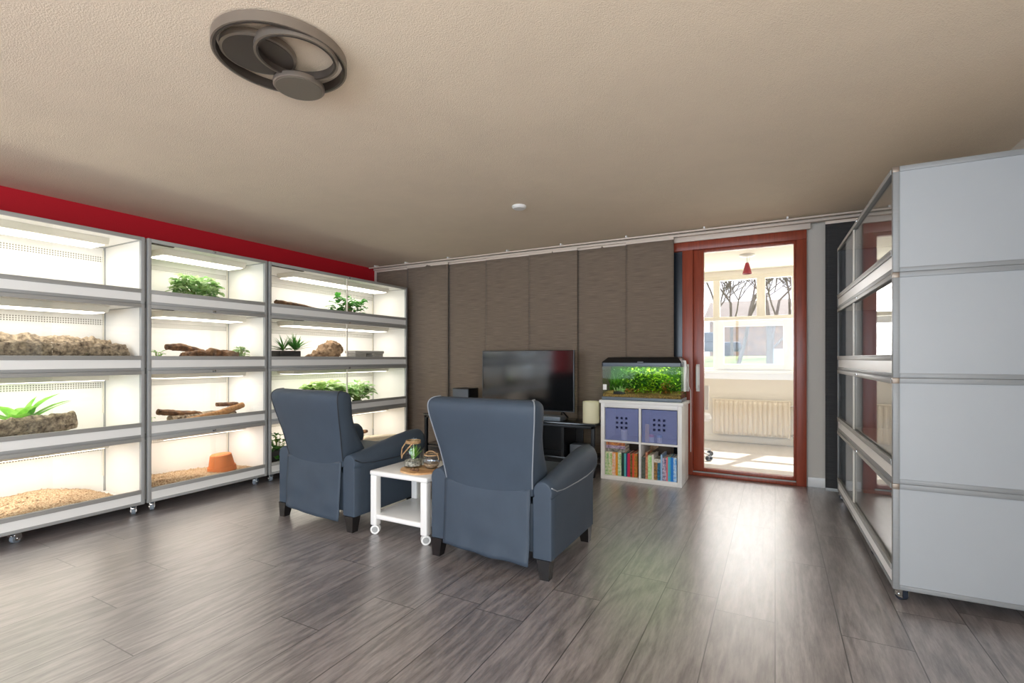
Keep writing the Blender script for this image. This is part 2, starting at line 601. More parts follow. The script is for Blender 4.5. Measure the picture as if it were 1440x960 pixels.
B(-0.645 + ox, 0.155 + ox, 0.008, 0.014, 0.075, 2.285).build('glass_pane', M_doorglass, d1, smooth=False)
B(-0.745 + ox, 0.175 + ox, -0.056, -0.03, 0.035, 0.045).build('sill_strip', M_alu, d1)
for hx in (-0.70, -0.80):
    m = MB()
    m.box(hx - 0.018 + ox, hx + 0.018 + ox, -0.03 if hx > -0.75 else -0.062, -0.018 if hx > -0.75 else -0.05, 0.86, 1.14, 0.004)
    y0 = -0.03 if hx > -0.75 else -0.062
    m.box(hx - 0.012 + ox, hx + 0.012 + ox, y0 - 0.05, y0, 1.09, 1.115, 0.003)
    m.box(hx - 0.012 + ox, hx + 0.012 + ox, y0 - 0.05, y0, 0.90, 0.925, 0.003)
    m.box(hx - 0.012 + ox, hx + 0.012 + ox, y0 - 0.062, y0 - 0.04, 0.89, 1.125, 0.006)
    tag(m.build('door_handle', M_white, sash if hx > -0.75 else d1), 'white pull handle')
w1 = struct(B(-1.3, -0.85, YB + 0.01, YB + 0.04, 0.035, 2.315).build('window_1', M_darkpane, smooth=False), 'dark glazed side light left of the door')
# white pelmet board over the door
struct(B(-0.93, 0.29, YB - 0.075, YB - 0.05, 2.40, 2.468, 0.003).build('trim_1', M_track), 'cream pelmet board above the door')
struct(B(XL, XR, YB - 0.02, YB, H - 0.03, H, 0.004).build('trim_2', M_wall), 'narrow cornice strip')

# ------------------------------------------------------------------ conservatory shell
CX0, CX1 = -2.6, 1.2
struct(B(CX0, CX1, YB + 0.02, CY, -0.1, -0.002).build('floor_conservatory', M_tile, smooth=False), 'pale floor of the conservatory')
struct(B(CX0, CX1, YB + 0.1, CY, 2.46, 2.56).build('ceiling_conservatory', M_cons, smooth=False), 'cream ceiling of the conservatory')
struct(B(CX0 - 0.1, CX0, YB + 0.1, CY + 0.1, -0.1, 2.56).build('wall_conservatory_left', M_cons, smooth=False))
struct(B(CX1, CX1 + 0.1, YB + 0.1, CY + 0.1, -0.1, 2.56).build('wall_conservatory_right', M_cons, smooth=False))
m = MB()
m.box(CX0, CX1, CY, CY + 0.1, -0.1, 1.02)
m.box(CX0, CX1, CY, CY + 0.1, 2.39, 2.56)
struct(m.build('wall_conservatory_back', M_cons, smooth=False), 'cream wall below the conservatory window')
struct(B(CX0, CX1, CY - 0.10, CY + 0.06, 0.985, 1.025, 0.006).build('trim_3', M_pvc), 'cream window sill above the radiator')
struct(B(CX0, CX1, CY - 0.02, CY, 0, 0.09, 0.003).build('baseboard_conservatory', M_pvc))
w3 = struct(thing('window_3', 'cream conservatory window with a fixed top row and an opening sash', None, (0, CY, 0)))
m = MB()
m.box(CX0, CX1, -0.003, 0.067, 1.025, 1.062, 0.004)
m.box(CX0, CX1, -0.003, 0.067, 2.328, 2.39, 0.004)
m.box(CX0, CX1, -0.004, 0.066, 1.745, 1.80, 0.004)
for x0, x1, za, zb in ((-2.6, -2.5, 1.06, 2.33), (-1.7, -1.62, 1.06, 2.33), (-0.80, -0.71, 1.06, 2.33), (-0.23, -0.12, 1.80, 2.33), (0.20, 0.27, 1.06, 2.33), (1.1, 1.2, 1.06, 2.33)):
    m.box(x0, x1, 0.0, 0.07, za, zb, 0.004)
m.build('window_frame', M_pvc, w3)
m = MB()
sx0, sx1, sz0, sz1 = -0.735, 0.215, 1.045, 1.74
m.box(sx0, sx0 + 0.085, -0.03, 0.0, sz0, sz1, 0.006)
m.box(sx1 - 0.115, sx1, -0.03, 0.0, sz0, sz1, 0.006)
m.box(sx0 + 0.08, sx1 - 0.11, -0.03, 0.0, sz0, sz0 + 0.075, 0.006)
m.box(sx0 + 0.08, sx1 - 0.11, -0.03, 0.0, sz1 - 0.085, sz1, 0.006)
ws = m.build('window_sash', M_pvc, w3)
MB().box(0.125, 0.15, -0.05, -0.03, 1.28, 1.36, 0.005).box(0.13, 0.145, -0.065, -0.045, 1.27, 1.40, 0.004).build('window_handle', M_white, ws)
B(CX0, CX1, 0.03, 0.036, 1.05, 2.36).build('window_glass', M_glass, w3, smooth=False)

# ------------------------------------------------------------------ garden outside
def gz(y):
    v = (y - CY - 0.1) / 45
    return -0.15 + 1.35 * min(1, max(0, v) * 2.4) + 0.25 * v


struct(MB().grid(lambda u, v: (-25 + 50 * u, CY + 0.1 + 45 * v, gz(CY + 0.1 + 45 * v) + 0.03 * noise.noise(Vector((u * 30, v * 30, 0)))), 30, 60).build('ground', M_grass), 'spring lawn sloping up outside')


def tree(x, y, z, h, r, seed, lean, label, levels=5):
    rnd = random.Random(seed)
    m = MB()

    def grow(p, d, ln, rad, lv):
        rad = max(rad, 0.014)
        pts = [Vector(p)]
        dd = Vector(d)
        n = 4
        for i in range(n):
            dd = (dd + Vector((rnd.uniform(-1, 1), rnd.uniform(-1, 1), rnd.uniform(-0.3, 0.6))) * 0.13).normalized()
            pts.append(pts[-1] + dd * ln / n)
        m.tube(pts, [rad * (1 - 0.4 * i / n) for i in range(n + 1)], 6 if lv > 2 else 4)
        if lv <= 0:
            return
        for k in range(3 if lv > 1 else 4):
            t = rnd.uniform(0.35, 1.0) if k else 1.0
            q = pts[min(n, int(t * n))]
            a = rnd.uniform(0, 2 * PI)
            sp = rnd.uniform(0.45, 0.95)
            nd = (dd + Vector((math.cos(a), math.sin(a), rnd.uniform(0, 0.5))) * sp).normalized()
            grow(q, nd, ln * rnd.uniform(0.55, 0.8), rad * 0.5, lv - 1)
    grow((0, 0, 0), Vector(lean).normalized(), h * 0.36, r, levels)
    o = m.build('bare_tree', M_treebark, smooth=True)
    o.location = (x, y, gz(y) - 0.05)
    return tag(o, label, 'tree', 'bare trees outside the conservatory')


tree(-0.10, 13.2, 0.5, 8.5, 0.10, 3, (0.05, 0, 1), 'large bare tree with forked branches on the right behind the window', 6)
tree(-1.15, 17.0, 0.8, 7.5, 0.075, 11, (0.3, 0, 1), 'slim bare tree seen left of the window centre post', 6)
tree(-2.4, 24.0, 1.0, 7.0, 0.08, 21, (0.1, 0, 1), 'distant bare tree at the far left of the window view')
tree(1.9, 21.0, 1.0, 9.0, 0.11, 5, (-0.12, 0, 1), 'tall bare tree at the right edge of the window view', 6)
tree(-1.9, 27.0, 1.0, 7.5, 0.09, 31, (0.1, 0, 1), 'thin bare tree in front of the left end of the brick house', 6)
tree(0.6, 28.0, 1.0, 7.5, 0.09, 37, (-0.1, 0, 1), 'thin bare tree in front of the right end of the brick house', 6)
tree(-4.6, 19.0, 0.9, 7.0, 0.09, 8, (0.25, 0, 1), 'bare tree behind the narrow left pane')

hs = thing('house', 'distant brick house behind the opening window sash', 'house', (-0.3, 34, gz(32) - 0.05))
B(-3.2, 4.2, -2, 4, 0, 2.3).build('wall', M_houseb, hs, smooth=False)
MB().prism([(-2.4, 2.3), (4.4, 2.3), (1.0, 3.6)], -3.5, 4.5).build('roof', M_houset, hs, smooth=False)
for x in (2.6,):
    B(x, x + 0.9, -2.04, -1.99, 0.8, 1.8, 0.01).build('house_window', M_darkpane, hs)
sg = thing('sign_board', 'pale blue board standing on the lawn outside', 'sign', (0.18, 14.5, gz(14.5)))
B(-0.28, 0.28, -0.02, 0.02, 0.66, 1.08, 0.005).build('board', M_signblue, sg)
for x in (-0.2, 0.2):
    B(x - 0.02, x + 0.02, 0.02, 0.05, -0.05, 0.9).build('post', M_treebark, sg)
cr = thing('parked_car', 'dark parked car in the distance behind the narrow left pane', 'car', (-3.6, 29, gz(29)))
MB().prism([(-0.8, 0.25), (0.8, 0.25), (0.8, 0.75), (-0.8, 0.75)], -2, 2, 0.1).prism([(-0.7, 0.75), (0.7, 0.75), (0.55, 1.3), (-0.55, 1.3)], -1.2, 1.1, 0.08).build('body', M_car, cr)
for x in (-1.25, 1.25):
    for y in (-0.78, 0.78):
        MB().tube([(x, y - 0.08, 0.3), (x, y + 0.08, 0.3)], 0.3, 16).build('wheel', M_black, cr)

# ------------------------------------------------------------------ radiator, pendant, wheeled chair in the conservatory
rd = thing('radiator', 'cream panel radiator under the conservatory window', 'radiator', (-0.305, CY - 0.10, 0))
m = MB()


def radf(u, v):
    x = -0.49 + 0.98 * u
    k = (math.cos(u * 2 * PI * 16) + 1) / 2
    edge = min(1, min(v, 1 - v) * 14) * min(1, min(u, 1 - u) * 40)
    return (x, -0.02 - 0.034 * edge * (k ** 0.6), 0.12 + 0.485 * v)


m.grid(radf, 160, 14)
m.box(-0.485, 0.485, -0.012, 0.05, 0.125, 0.603)
m.build('panel', M_rad, rd)
B(-0.495, 0.495, -0.03, 0.055, 0.605, 0.618, 0.003).build('top_grille', M_rad, rd)
B(-0.42, -0.38, 0.05, 0.09, 0.2, 0.5).build('wall_bracket', M_rad, rd)
B(0.38, 0.42, 0.05, 0.09, 0.2, 0.5).build('wall_bracket', M_rad, rd)
vv = MB().tube([(0.49, 0, 0.55), (0.55, 0, 0.55)], 0.012, 10).tube([(0.55, 0, 0.50), (0.55, 0, 0.58)], 0.022, 12).build('valve', M_chrome, rd)
MB().tube([(0.55, 0, 0.50), (0.55, 0.01, 0.25), (0.56, 0.01, 0.22), (0.6, 0.02, 0.16)], 0.009, 8).build('pipe', M_pvc, rd)
MB().tube([(0.49, 0, 0.15), (0.545, 0, 0.15)], 0.012, 10).tube([(0.53, 0, 0.12), (0.53, 0, 0.17)], 0.018, 12).tube([(0.53, 0, 0.0), (0.53, 0, 0.12)], 0.009, 8).build('return_pipe', M_chrome, rd)

pd = thing('pendant_lamp', 'small pendant lamp with red glass cone shade on the conservatory ceiling', 'lamp', (-0.30, 6.62, 2.46))
MB().lathe([(0, 0), (0.085, 0), (0.085, -0.012), (0.06, -0.028), (0, -0.03)], 32).build('ceiling_plate', M_white, pd)
MB().tube([(0.0, 0, -0.03), (0.0, 0, -0.10)], 0.006, 8).tube([(0.03, 0, -0.03), (0.02, 0, -0.08), (0.0, 0, -0.10)], 0.003, 6).build('cord', M_chrome, pd)
MB().lathe([(0.018, -0.10), (0.022, -0.11), (0.055, -0.235), (0.052, -0.235), (0.018, -0.112), (0.012, -0.10)], 24, closed=True).build('lamp_shade', M_redglass, pd)

wc = thing('swivel_chair', 'white wheeled chair in the conservatory partly hidden by the door stile', 'chair', (-0.93, 6.33, 0))
MB().lathe([(0, 0.45), (0.24, 0.45), (0.26, 0.48), (0.24, 0.53), (0, 0.54)], 28).build('seat', M_white, wc)
MB().grid(lambda u, v: (-0.20 + 0.4 * u, 0.20 + 0.05 * math.cos((u - 0.5) * PI) + 0.05 * v, 0.56 + 0.30 * v), 8, 6).build('backrest', M_white, wc, solid=0.02)
MB().tube([(0, 0.22, 0.5), (0, 0.27, 0.7)], 0.015).build('back_post', M_chrome, wc)
MB().tube([(0, 0, 0.07), (0, 0, 0.45)], 0.025, 12).build('pedestal', M_chrome, wc)
for k in range(5):
    a = 2 * PI * k / 5 - 0.55
    e = (0.29 * math.cos(a), 0.29 * math.sin(a), 0.075)
    lg = MB().tube([(0, 0, 0.10), e], [0.022, 0.014], 8).build('leg', M_white, wc)
    MB().tube([(e[0] - 0.012 * math.sin(a), e[1] + 0.012 * math.cos(a), 0.028), (e[0] - 0.03 * math.sin(a), e[1] + 0.03 * math.cos(a), 0.028)], 0.028, 12).tube([(e[0] + 0.012 * math.sin(a), e[1] - 0.012 * math.cos(a), 0.028), (e[0] + 0.03 * math.sin(a), e[1] - 0.03 * math.cos(a), 0.028)], 0.028, 12).tube([(e[0], e[1], 0.028), (e[0], e[1], 0.075)], 0.007, 6).build('caster', M_black, lg)

# ------------------------------------------------------------------ terrarium modules
TH = 0.5175
Z0 = 0.07
ZT = [Z0 + TH * k for k in range(4)]


def caster(parent, x, y, z, wheel_m, rz=0.0):
    mt = TR(x, y, z) @ RZ(rz)
    m = MB()
    m.box(-0.024, 0.024, -0.024, 0.024, -0.006, 0.0, 0.001, mtx=mt)
    m.box(-0.018, -0.014, -0.016, 0.03, -0.05, -0.006, mtx=mt)
    m.box(0.014, 0.018, -0.016, 0.03, -0.05, -0.006, mtx=mt)
    m.box(-0.016, 0.016, 0.026, 0.05, -0.022, -0.014, 0.002, mtx=mt)
    c = m.build('caster', M_chrome, parent)
    MB().tube([(-0.012, 0.01, -0.04), (0.012, 0.01, -0.04)], 0.03, 18, mtx=mt).build('wheel', wheel_m, c)
    MB().tube([(-0.021, 0.01, -0.04), (0.021, 0.01, -0.04)], 0.008, 10, mtx=mt).tube([(-0.0135, 0.01, -0.04), (0.0135, 0.01, -0.04)], 0.017, 14, mtx=mt).build('axle', M_chrome, c)


def terrarium(label, loc, rz, L, D, z, lit, casters=None, split=0.5, seal=False, top=False, group=None, wheel=None):
    t = thing('terrarium', label, 'terrarium', (loc[0], loc[1], z), rz, group)
    P = 0.027
    m = MB()
    for x in (0.003, L - P - 0.003):
        for y in (0.0, D - P):
            m.box(x, x + P, y, y + P, 0.0, TH - 0.001, 0.0025)
    # rails
    for y in (0.001, D - P - 0.001):
        m.box(P, L - P, y, y + P, 0.0, 0.022, 0.0015)
        m.box(P, L - P, y, y + P, TH - 0.0265, TH - 0.001, 0.0015)
    for x in (0.004, L - P - 0.004):
        m.box(x, x + P, P, D - P, 0.0, 0.022, 0.0015)
        m.box(x, x + P, P, D - P, TH - 0.0265, TH - 0.001, 0.0015)
    m.build('frame', M_alu if lit else M_alud, t)
    # front ledge rail with glass channel
    m = MB()
    m.box(P + 0.003, L - P - 0.003, -0.004, 0.026, 0.083, 0.106, 0.002)
    m.box(P + 0.003, L - P - 0.003, -0.006, 0.002, 0.104, 0.114, 0.001)
    m.box(P + 0.003, L - P - 0.003, 0.018, 0.024, 0.104, 0.112, 0.001)
    m.build('glass_channel', M_alu2, t)
    m = MB()
    m.box(P + 0.003, L - P - 0.003, -0.005, 0.001, TH - 0.03, TH - 0.006, 0.001)
    m.build('top_channel', M_alu2, t)
    B(P + 0.003, L - P - 0.003, 0.004, 0.012, 0.022, 0.083).build('vent_panel', M_white, t, smooth=False)
    B(0.012, L - 0.012, D - 0.018, D - 0.012, 0.02, TH - 0.02).build('back_panel', M_inner, t, smooth=False)
    for x in (0.010, L - 0.018):
        B(x, x + 0.008, P * 0.5, D - P * 0.5, 0.02, TH - 0.02).build('side_panel', M_inner if lit else M_panel, t, smooth=False)
    B(0.02, L - 0.02, 0.026, D - 0.02, 0.022, 0.034).build('floor_panel', M_inner, t, smooth=False)
    B(0.02, L - 0.02, 0.02, D - 0.018, TH - 0.022, TH - 0.012).build('top_panel', M_inner, t, smooth=False)
    B(P + 0.01, L - P - 0.01, D - 0.0215, D - 0.0185, 0.365, 0.42).build('perforated_strip', M_perf, t, smooth=False)
    for x in (0.030, L - 0.038):
        B(x, x + 0.008, D - 0.03, D - 0.02, 0.16 if lit else 0.03, TH - 0.05).build('corner_bead', M_lamp_body, t, smooth=False)
    # sliding panes
    s1 = split * L
    B(P - 0.004, s1 + 0.02, 0.003, 0.007, 0.106, TH - 0.02).build('glass_pane', M_tankglass, t, smooth=False)
    B(s1 - 0.02 if seal else L * 0.5 - 0.02, L - P + 0.004, 0.011, 0.015, 0.106, TH - 0.02).build('glass_pane', M_tankglass, t, smooth=False)
    if seal:
        B(s1 + 0.002, s1 + 0.018, 0.0, 0.010, 0.108, TH - 0.03, 0.001).build('glass_seal', M_pvc, t)
    MB().box(L * 0.5 - 0.014, L * 0.5 + 0.014, -0.010, -0.004, TH - 0.022, TH - 0.006, 0.002).tube([(L * 0.5, -0.016, TH - 0.013), (L * 0.5, -0.008, TH - 0.013)], 0.004, 8).build('lock', M_chrome, t)
    # lamp
    if lit:
        l0, l1 = (0.20, L - 0.10) if L < 1.5 else (0.42, L - 0.16)
        h = MB()
        h.prism([(0.17, TH - 0.022), (0.46, TH - 0.022), (0.44, TH - 0.072), (0.19, TH - 0.072)], l0, l1, 0.003)
        hd = h.build('lamp_housing', M_lamp_body, t)
        B(l0 + 0.02, l1 - 0.02, 0.205, 0.425, TH - 0.076, TH - 0.070, 0.001).build('lamp_diffuser', M_led, hd)
        B(0.06, l0 + 0.02, 0.045, 0.075, TH - 0.03, TH - 0.0225).build('vent_slot', M_grille, t, smooth=False)
    if not lit:
        m = MB()
        for x in (0.002, L - P - 0.004):
            for y in (-0.0015, D - P + 0.0005):
                m.box(x, x + P + 0.002, y, y + P + 0.001, TH - 0.028, TH - 0.001, 0.001)
        m.build('corner_caps', M_metalgrey, t)
    if casters:
        for x in casters:
            for y in (0.05, D - 0.06):
                caster(t, x, y, 0.0, wheel or M_wheel, rz=(0.5 if (int(x * 10) % 2) else 1.2) + (PI / 2))
    return t


FX, TD = -4.317, 0.61
COLS = [(-0.03, 2.06, 0.72, False, (0.08, 1.34, 2.0)), (2.043, 1.032, 0.5, False, (0.055, 0.945)), (3.088, 2.034, 0.482, True, (0.03 + 0.02, 1.0, 1.96))]
TLAB = {
    (0, 0): 'lit terrarium with a slope of wood-chip bedding, bottom of the nearest left stack',
    (0, 1): 'lit terrarium with broad-leaved plant behind a cork log, second from bottom in the nearest stack',
    (0, 2): 'lit terrarium filled with long cork bark logs, second from top in the nearest stack',
    (0, 3): 'empty lit terrarium at the top of the nearest left stack',
    (1, 0): 'lit terrarium with an upturned terracotta pot on wood chips, bottom of the middle stack',
    (1, 1): 'lit terrarium with a long tan driftwood branch, middle stack above the terracotta pot one',
    (1, 2): 'lit terrarium with brown cork pieces and a leafy sprig, middle stack below the bushy plant',
    (1, 3): 'lit terrarium with one bushy pale green plant at the top of the middle stack',
    (2, 0): 'lit terrarium half hidden behind the left armchair, bottom of the far stack',
    (2, 1): 'lit terrarium with large variegated plant above the armchair back, far stack',
    (2, 2): 'lit terrarium with palm, burl and grey cave hide in the far stack',
    (2, 3): 'lit terrarium with flat cork bark and split-leaf plant at the top of the far stack',
}
for c, (y0, L, sp, seal, cs) in enumerate(COLS):
    for k in range(4):
        terrarium(TLAB[(c, k)], (FX, y0), PI / 2, L, TD, ZT[k], True, cs if k == 0 else None, sp, seal, group='lit terrariums along the red wall')
RLAB = ['unlit white terrarium standing on casters, bottom of the right-hand stack', 'unlit white terrarium second from the floor in the right-hand stack',
        'unlit white terrarium second from the top in the right-hand stack', 'unlit white terrarium at the top of the right-hand stack under the ceiling']
for k in range(4):
    terrarium(RLAB[k], (0.471, 5.037), math.atan2(-2.03, 0.039), 2.03, 0.61, ZT[k], False, (0.06, 0.7, 1.35, 1.97) if k == 0 else None, 0.40, True, group='unlit terrariums on the right', wheel=M_darkwheel)

FLR = [z + 0.0345 for z in ZT]     # tank floor levels


# ------------------------------------------------------------------ organic helpers
def fbm(p, s, o=4):
    v, a = 0.0, 1.0
    for i in range(o):
        v += a * noise.noise(p * s)
        s *= 2.1
        a *= 0.5
    return v


def log_mesh(pts, radii, seed, rough=0.25, flat=0.8, nseg=40, sub=26):
    """irregular log along a polyline, returns MB; points given in world-aligned local coordinates"""
    P = []
    R = []
    pts = [Vector(p) for p in pts]
    for i in range(len(pts) - 1):
        for j in range(sub):
            t = j / sub
            P.append(pts[i].lerp(pts[i + 1], t))
            R.append(radii[i] * (1 - t) + radii[i + 1] * t)
    P.append(pts[-1]); R.append(radii[-1])
    so = Vector((seed * 3.1, seed * 1.7, seed * 0.9))
    rings = []
    for i, p in enumerate(P):
        t = (P[min(i + 1, len(P) - 1)] - P[max(i - 1, 0)]).normalized()
        a = Vector((0, 0, 1))
        u = t.cross(a).normalized() if abs(t.z) < 0.95 else Vector((1, 0, 0))
        w = u.cross(t).normalized()
        ring = []
        for k in range(nseg):
            an = 2 * PI * k / nseg
            d = u * math.cos(an) + w * math.sin(an) * flat
            q = p + d * R[i]
            n1 = noise.noise(Vector((q.x * 24, q.y * 24, q.z * 24)) + so)
            f = 1 + rough * 0.9 * fbm(q + so, 13, 5) - rough * 0.8 * max(0.0, 0.22 - abs(n1)) * 2 + rough * 0.5 * noise.noise(Vector((math.cos(an) * 3, math.sin(an) * 3, seed)) + so)
            ring.append(p + d * R[i] * f)
        rings.append(ring)
    return MB().loft(rings)


def settle(o, floor):
    """drop an object so that its lowest vertex rests on the given height"""
    zmin = min(v.co.z for v in o.data.vertices)
    o.location.z = floor - zmin
    return o


def log(name, label, cat, origin, pts, radii, seed, m, rough=0.25, flat=0.8, group=None, smooth=True):
    o = log_mesh(pts, radii, seed, rough, flat).build(name, m, smooth=smooth, angle=70)
    o.location = (origin[0], origin[1], 0)
    settle(o, origin[2])
    return tag(o, label, cat, group)


def leaf(m, base, yaw, pitch, length, width, droop=0.5, fold=0.15, wave=0.0, shape='oval', rnd=random):
    """one leaf blade growing from base; pitch = angle of elevation at the base"""
    base = Vector(base)
    n = 7
    ca, sa = math.cos(yaw), math.sin(yaw)
    ph = rnd.uniform(0, 6)

    def prof(t):
        if shape == 'oval':
            return math.sin(PI * min(1, t ** 0.8)) ** 0.75
        if shape == 'heart':
            return (math.sin(PI * t ** 0.55)) ** 0.8
        return math.sin(PI * t ** 0.6) ** 1.0 * (1 - 0.2 * t)
    pts = []
    p = Vector((0, 0, 0))
    pos = [p.copy()]
    nrm = []
    for i in range(n):
        a = pitch - droop * (i / n) * 1.6
        pos.append(pos[-1] + Vector((math.cos(a), 0, math.sin(a))) * length / n)
    b = m.bm
    rows = []
    for i in range(n + 1):
        t = i / n
        a = pitch - droop * t * 1.6
        up = Vector((-math.sin(a), 0, math.cos(a)))
        w = width * 0.5 * max(prof(t), 0.04 if i == 0 else 0.0)
        row = []
        for j in (-1, -0.5, 0, 0.5, 1):
            q = pos[i] + Vector((0, j * w, 0)) + up * (abs(j) * w * fold * 2 + wave * w * math.sin(t * 9 + ph) * j * j)
            row.append(b.verts.new(base + Vector((q.x * ca - q.y * sa, q.x * sa + q.y * ca, q.z))))
        rows.append(row)
    for i in range(n):
        for j in range(4):
            b.faces.new((rows[i][j], rows[i][j + 1], rows[i + 1][j + 1], rows[i + 1][j]))


def bush(name, label, loc, n, spread, height, lw, ll, mleaf, seed, pot=None, droop=0.6, fold=0.15, wave=0.1, shape='oval', elong=1.0, group='terrarium plants', sx=0.55, xlim=(-0.24, 0.25), ylim=(-9, 9)):
    """plant of many leaves on short stems"""
    rnd = random.Random(seed)
    t = thing(name, label, 'plant', loc, 0, group)
    zb = 0.0
    if pot:
        pr, phh = pot
        MB().lathe([(0, 0), (pr * 0.85, 0), (pr, phh), (pr * 0.93, phh), (pr * 0.9, phh - 0.012), (0, phh - 0.014)], 24).build('pot', M_pot, t)
        zb = phh - 0.014
    f = MB()
    s = MB()
    for i in range(n):
        a = rnd.uniform(0, 2 * PI)
        rr = spread * math.sqrt(rnd.random())
        hh = zb + 0.02 + (height - ll * 0.35 - zb) * rnd.random() ** 0.7 * (1 - 0.45 * (rr / spread) ** 2)
        tip = Vector((rr * math.cos(a) * sx, rr * math.sin(a) * elong, max(zb + 0.015, hh)))
        s.tube([(tip.x * 0.15, tip.y * 0.15, zb), (tip.x * 0.5, tip.y * 0.5, zb + (tip.z - zb) * 0.65), tip], 0.0022, 5)
        leaf(f, tip, a + rnd.uniform(-0.7, 0.7), rnd.uniform(0.0, 0.8), ll * rnd.uniform(0.75, 1.2), lw * rnd.uniform(0.75, 1.2), droop, fold, wave, shape, rnd)
    s.build('stem', M_stem, t)
    for v in f.bm.verts:
        v.co.x = max(xlim[0], min(xlim[1], v.co.x))
        v.co.y = max(ylim[0], min(ylim[1], v.co.y))
        v.co.z = max(0.003, v.co.z)
    f.build('foliage', mleaf, t, angle=60)
    return t


def mound(name, label, x0, x1, y0, y1, z, hfn, m, cat='bedding', n=60):
    """loose bedding filling the tank floor"""
    b = MB()

    def top(u, v):
        x = x0 + (x1 - x0) * u
        y = y0 + (y1 - y0) * v
        e = min(1, min(u, 1 - u) * 12, min(v, 1 - v) * 40)
        return (x, y, z + max(0.002, hfn(u, v) * e + 0.006 * noise.noise(Vector((x * 35, y * 35, 1))) + 0.004 * noise.noise(Vector((x * 90, y * 90, 4)))))
    b.grid(top, n // 2, n * 2)
    o = b.build(name, m, angle=80)
    # loose chips lying on top so that the heap reads as grains
    c = MB()
    rnd = random.Random(len(label))
    for i in range(1500):
        u, v = rnd.uniform(0.03, 0.97), rnd.uniform(0.02, 0.98)
        p = Vector(top(u, v))
        r = rnd.uniform(0.0035, 0.007)
        a, bb = rnd.uniform(0, PI), rnd.uniform(0, PI)
        d1 = Vector((math.cos(a), math.sin(a), math.sin(bb) * 0.5)) * r
        d2 = Vector((-math.sin(a), math.cos(a), math.cos(bb) * 0.5)) * r * 0.7
        q = [c.bm.verts.new(p + s1 * d1 + s2 * d2 + Vector((0, 0, 0.003))) for s1, s2 in ((-1, -1), (1, -1), (1, 1), (-1, 1))]
        c.bm.faces.new(q)
    cm = c.build('loose_chips', m, o, smooth=False)
    cm['kind'] = 'stuff'
    tag(o, label, cat, kind='stuff')
    return o


# ---- nearest stack
log('cork_log', 'long pale cork bark log at the back of the nearest stack', 'bark', (-4.735, 1.35, FLR[2]), [(0, -0.75, 0), (0.0, -0.2, 0.01), (0.01, 0.25, 0), (0, 0.60, -0.01)], [0.11, 0.112, 0.108, 0.10], 1, M_cork, 0.26, 0.98, 'cork logs in the nearest stack')
log('cork_log', 'lower front cork bark log reaching the right side panel in the nearest stack', 'bark', (-4.475, 1.55, FLR[2]), [(0, -0.9, 0), (0.0, -0.3, 0.0), (0.0, 0.1, 0.0), (-0.02, 0.42, 0.0)], [0.075, 0.08, 0.078, 0.068], 4, M_cork, 0.30, 1.0, 'cork logs in the nearest stack')
log('cork_log', 'cork log lying in front of the broad-leaved plant', 'bark', (-4.52, 1.30, FLR[1] + 0.03), [(0, -0.6, 0), (0.0, -0.2, 0.005), (0.0, 0.1, 0.0), (0.01, 0.36, 0.02)], [0.066, 0.072, 0.066, 0.062], 7, M_cork, 0.30, 1.0, 'cork logs in the nearest stack')
log('cork_chip', 'small dark cork piece under the right end of the front cork log', 'bark', (-4.50, 1.46, FLR[1]), [(0, -0.08, 0), (0, 0.14, 0)], [0.022, 0.02], 9, M_corkbrown, 0.2, 0.8)
o = B(-4.56, -4.40, 0.85, 1.32, FLR[1], FLR[1] + 0.03, 0.008).build('feeding_tray', M_dish)
tag(o, 'flat grey tray under the cork log in the nearest stack', 'tray')
pl = thing('broad_leaf_plant', 'bright green plant with broad pointed leaves behind the cork log', 'plant', (-4.66, 1.42, FLR[1]), 0, 'terrarium plants')
MB().lathe([(0, 0), (0.06, 0), (0.07, 0.10), (0.064, 0.10), (0.06, 0.085), (0, 0.085)], 20).build('pot', M_pot, pl)
f = MB()
rr = random.Random(4)
for yaw, pit, ln, wd, dr in ((-1.9, 0.75, 0.36, 0.15, 0.75), (-1.35, 0.55, 0.36, 0.15, 0.7), (1.2, 1.2, 0.32, 0.13, 0.5), (1.9, 1.35, 0.24, 0.05, 0.3), (0.9, 0.9, 0.34, 0.07, 0.45), (-0.4, 0.9, 0.24, 0.10, 0.6),
                             (0.2, 1.2, 0.22, 0.09, 0.5), (2.8, 1.0, 0.24, 0.10, 0.6), (1.55, 0.75, 0.33, 0.04, 0.3), (-2.5, 1.1, 0.25, 0.1, 0.6)):
    leaf(f, (0, 0, 0.09), yaw, pit, ln, wd * 1.15, dr, 0.14, 0.08, 'oval', rr)
f.build('foliage', M_leaf, pl, angle=60)
MB().tube([(0, 0, 0.085), (0.01, 0, 0.15)], 0.01, 8).build('stem', M_stem, pl)


def h_a(u, v):
    return 0.045 + 0.14 * max(0, v - 0.25) * (1 - 0.5 * u) * (1 if v < 0.82 else max(0.0, (0.98 - v) / 0.16)) + 0.02 * noise.noise(Vector((u * 2, v * 5, 2)))


mound('wood_chip_bedding', 'pale wood-chip bedding heaped to the right in the nearest bottom terrarium', FX - 0.57, FX - 0.035, 0.05, 1.93, FLR[0], h_a, M_chips)

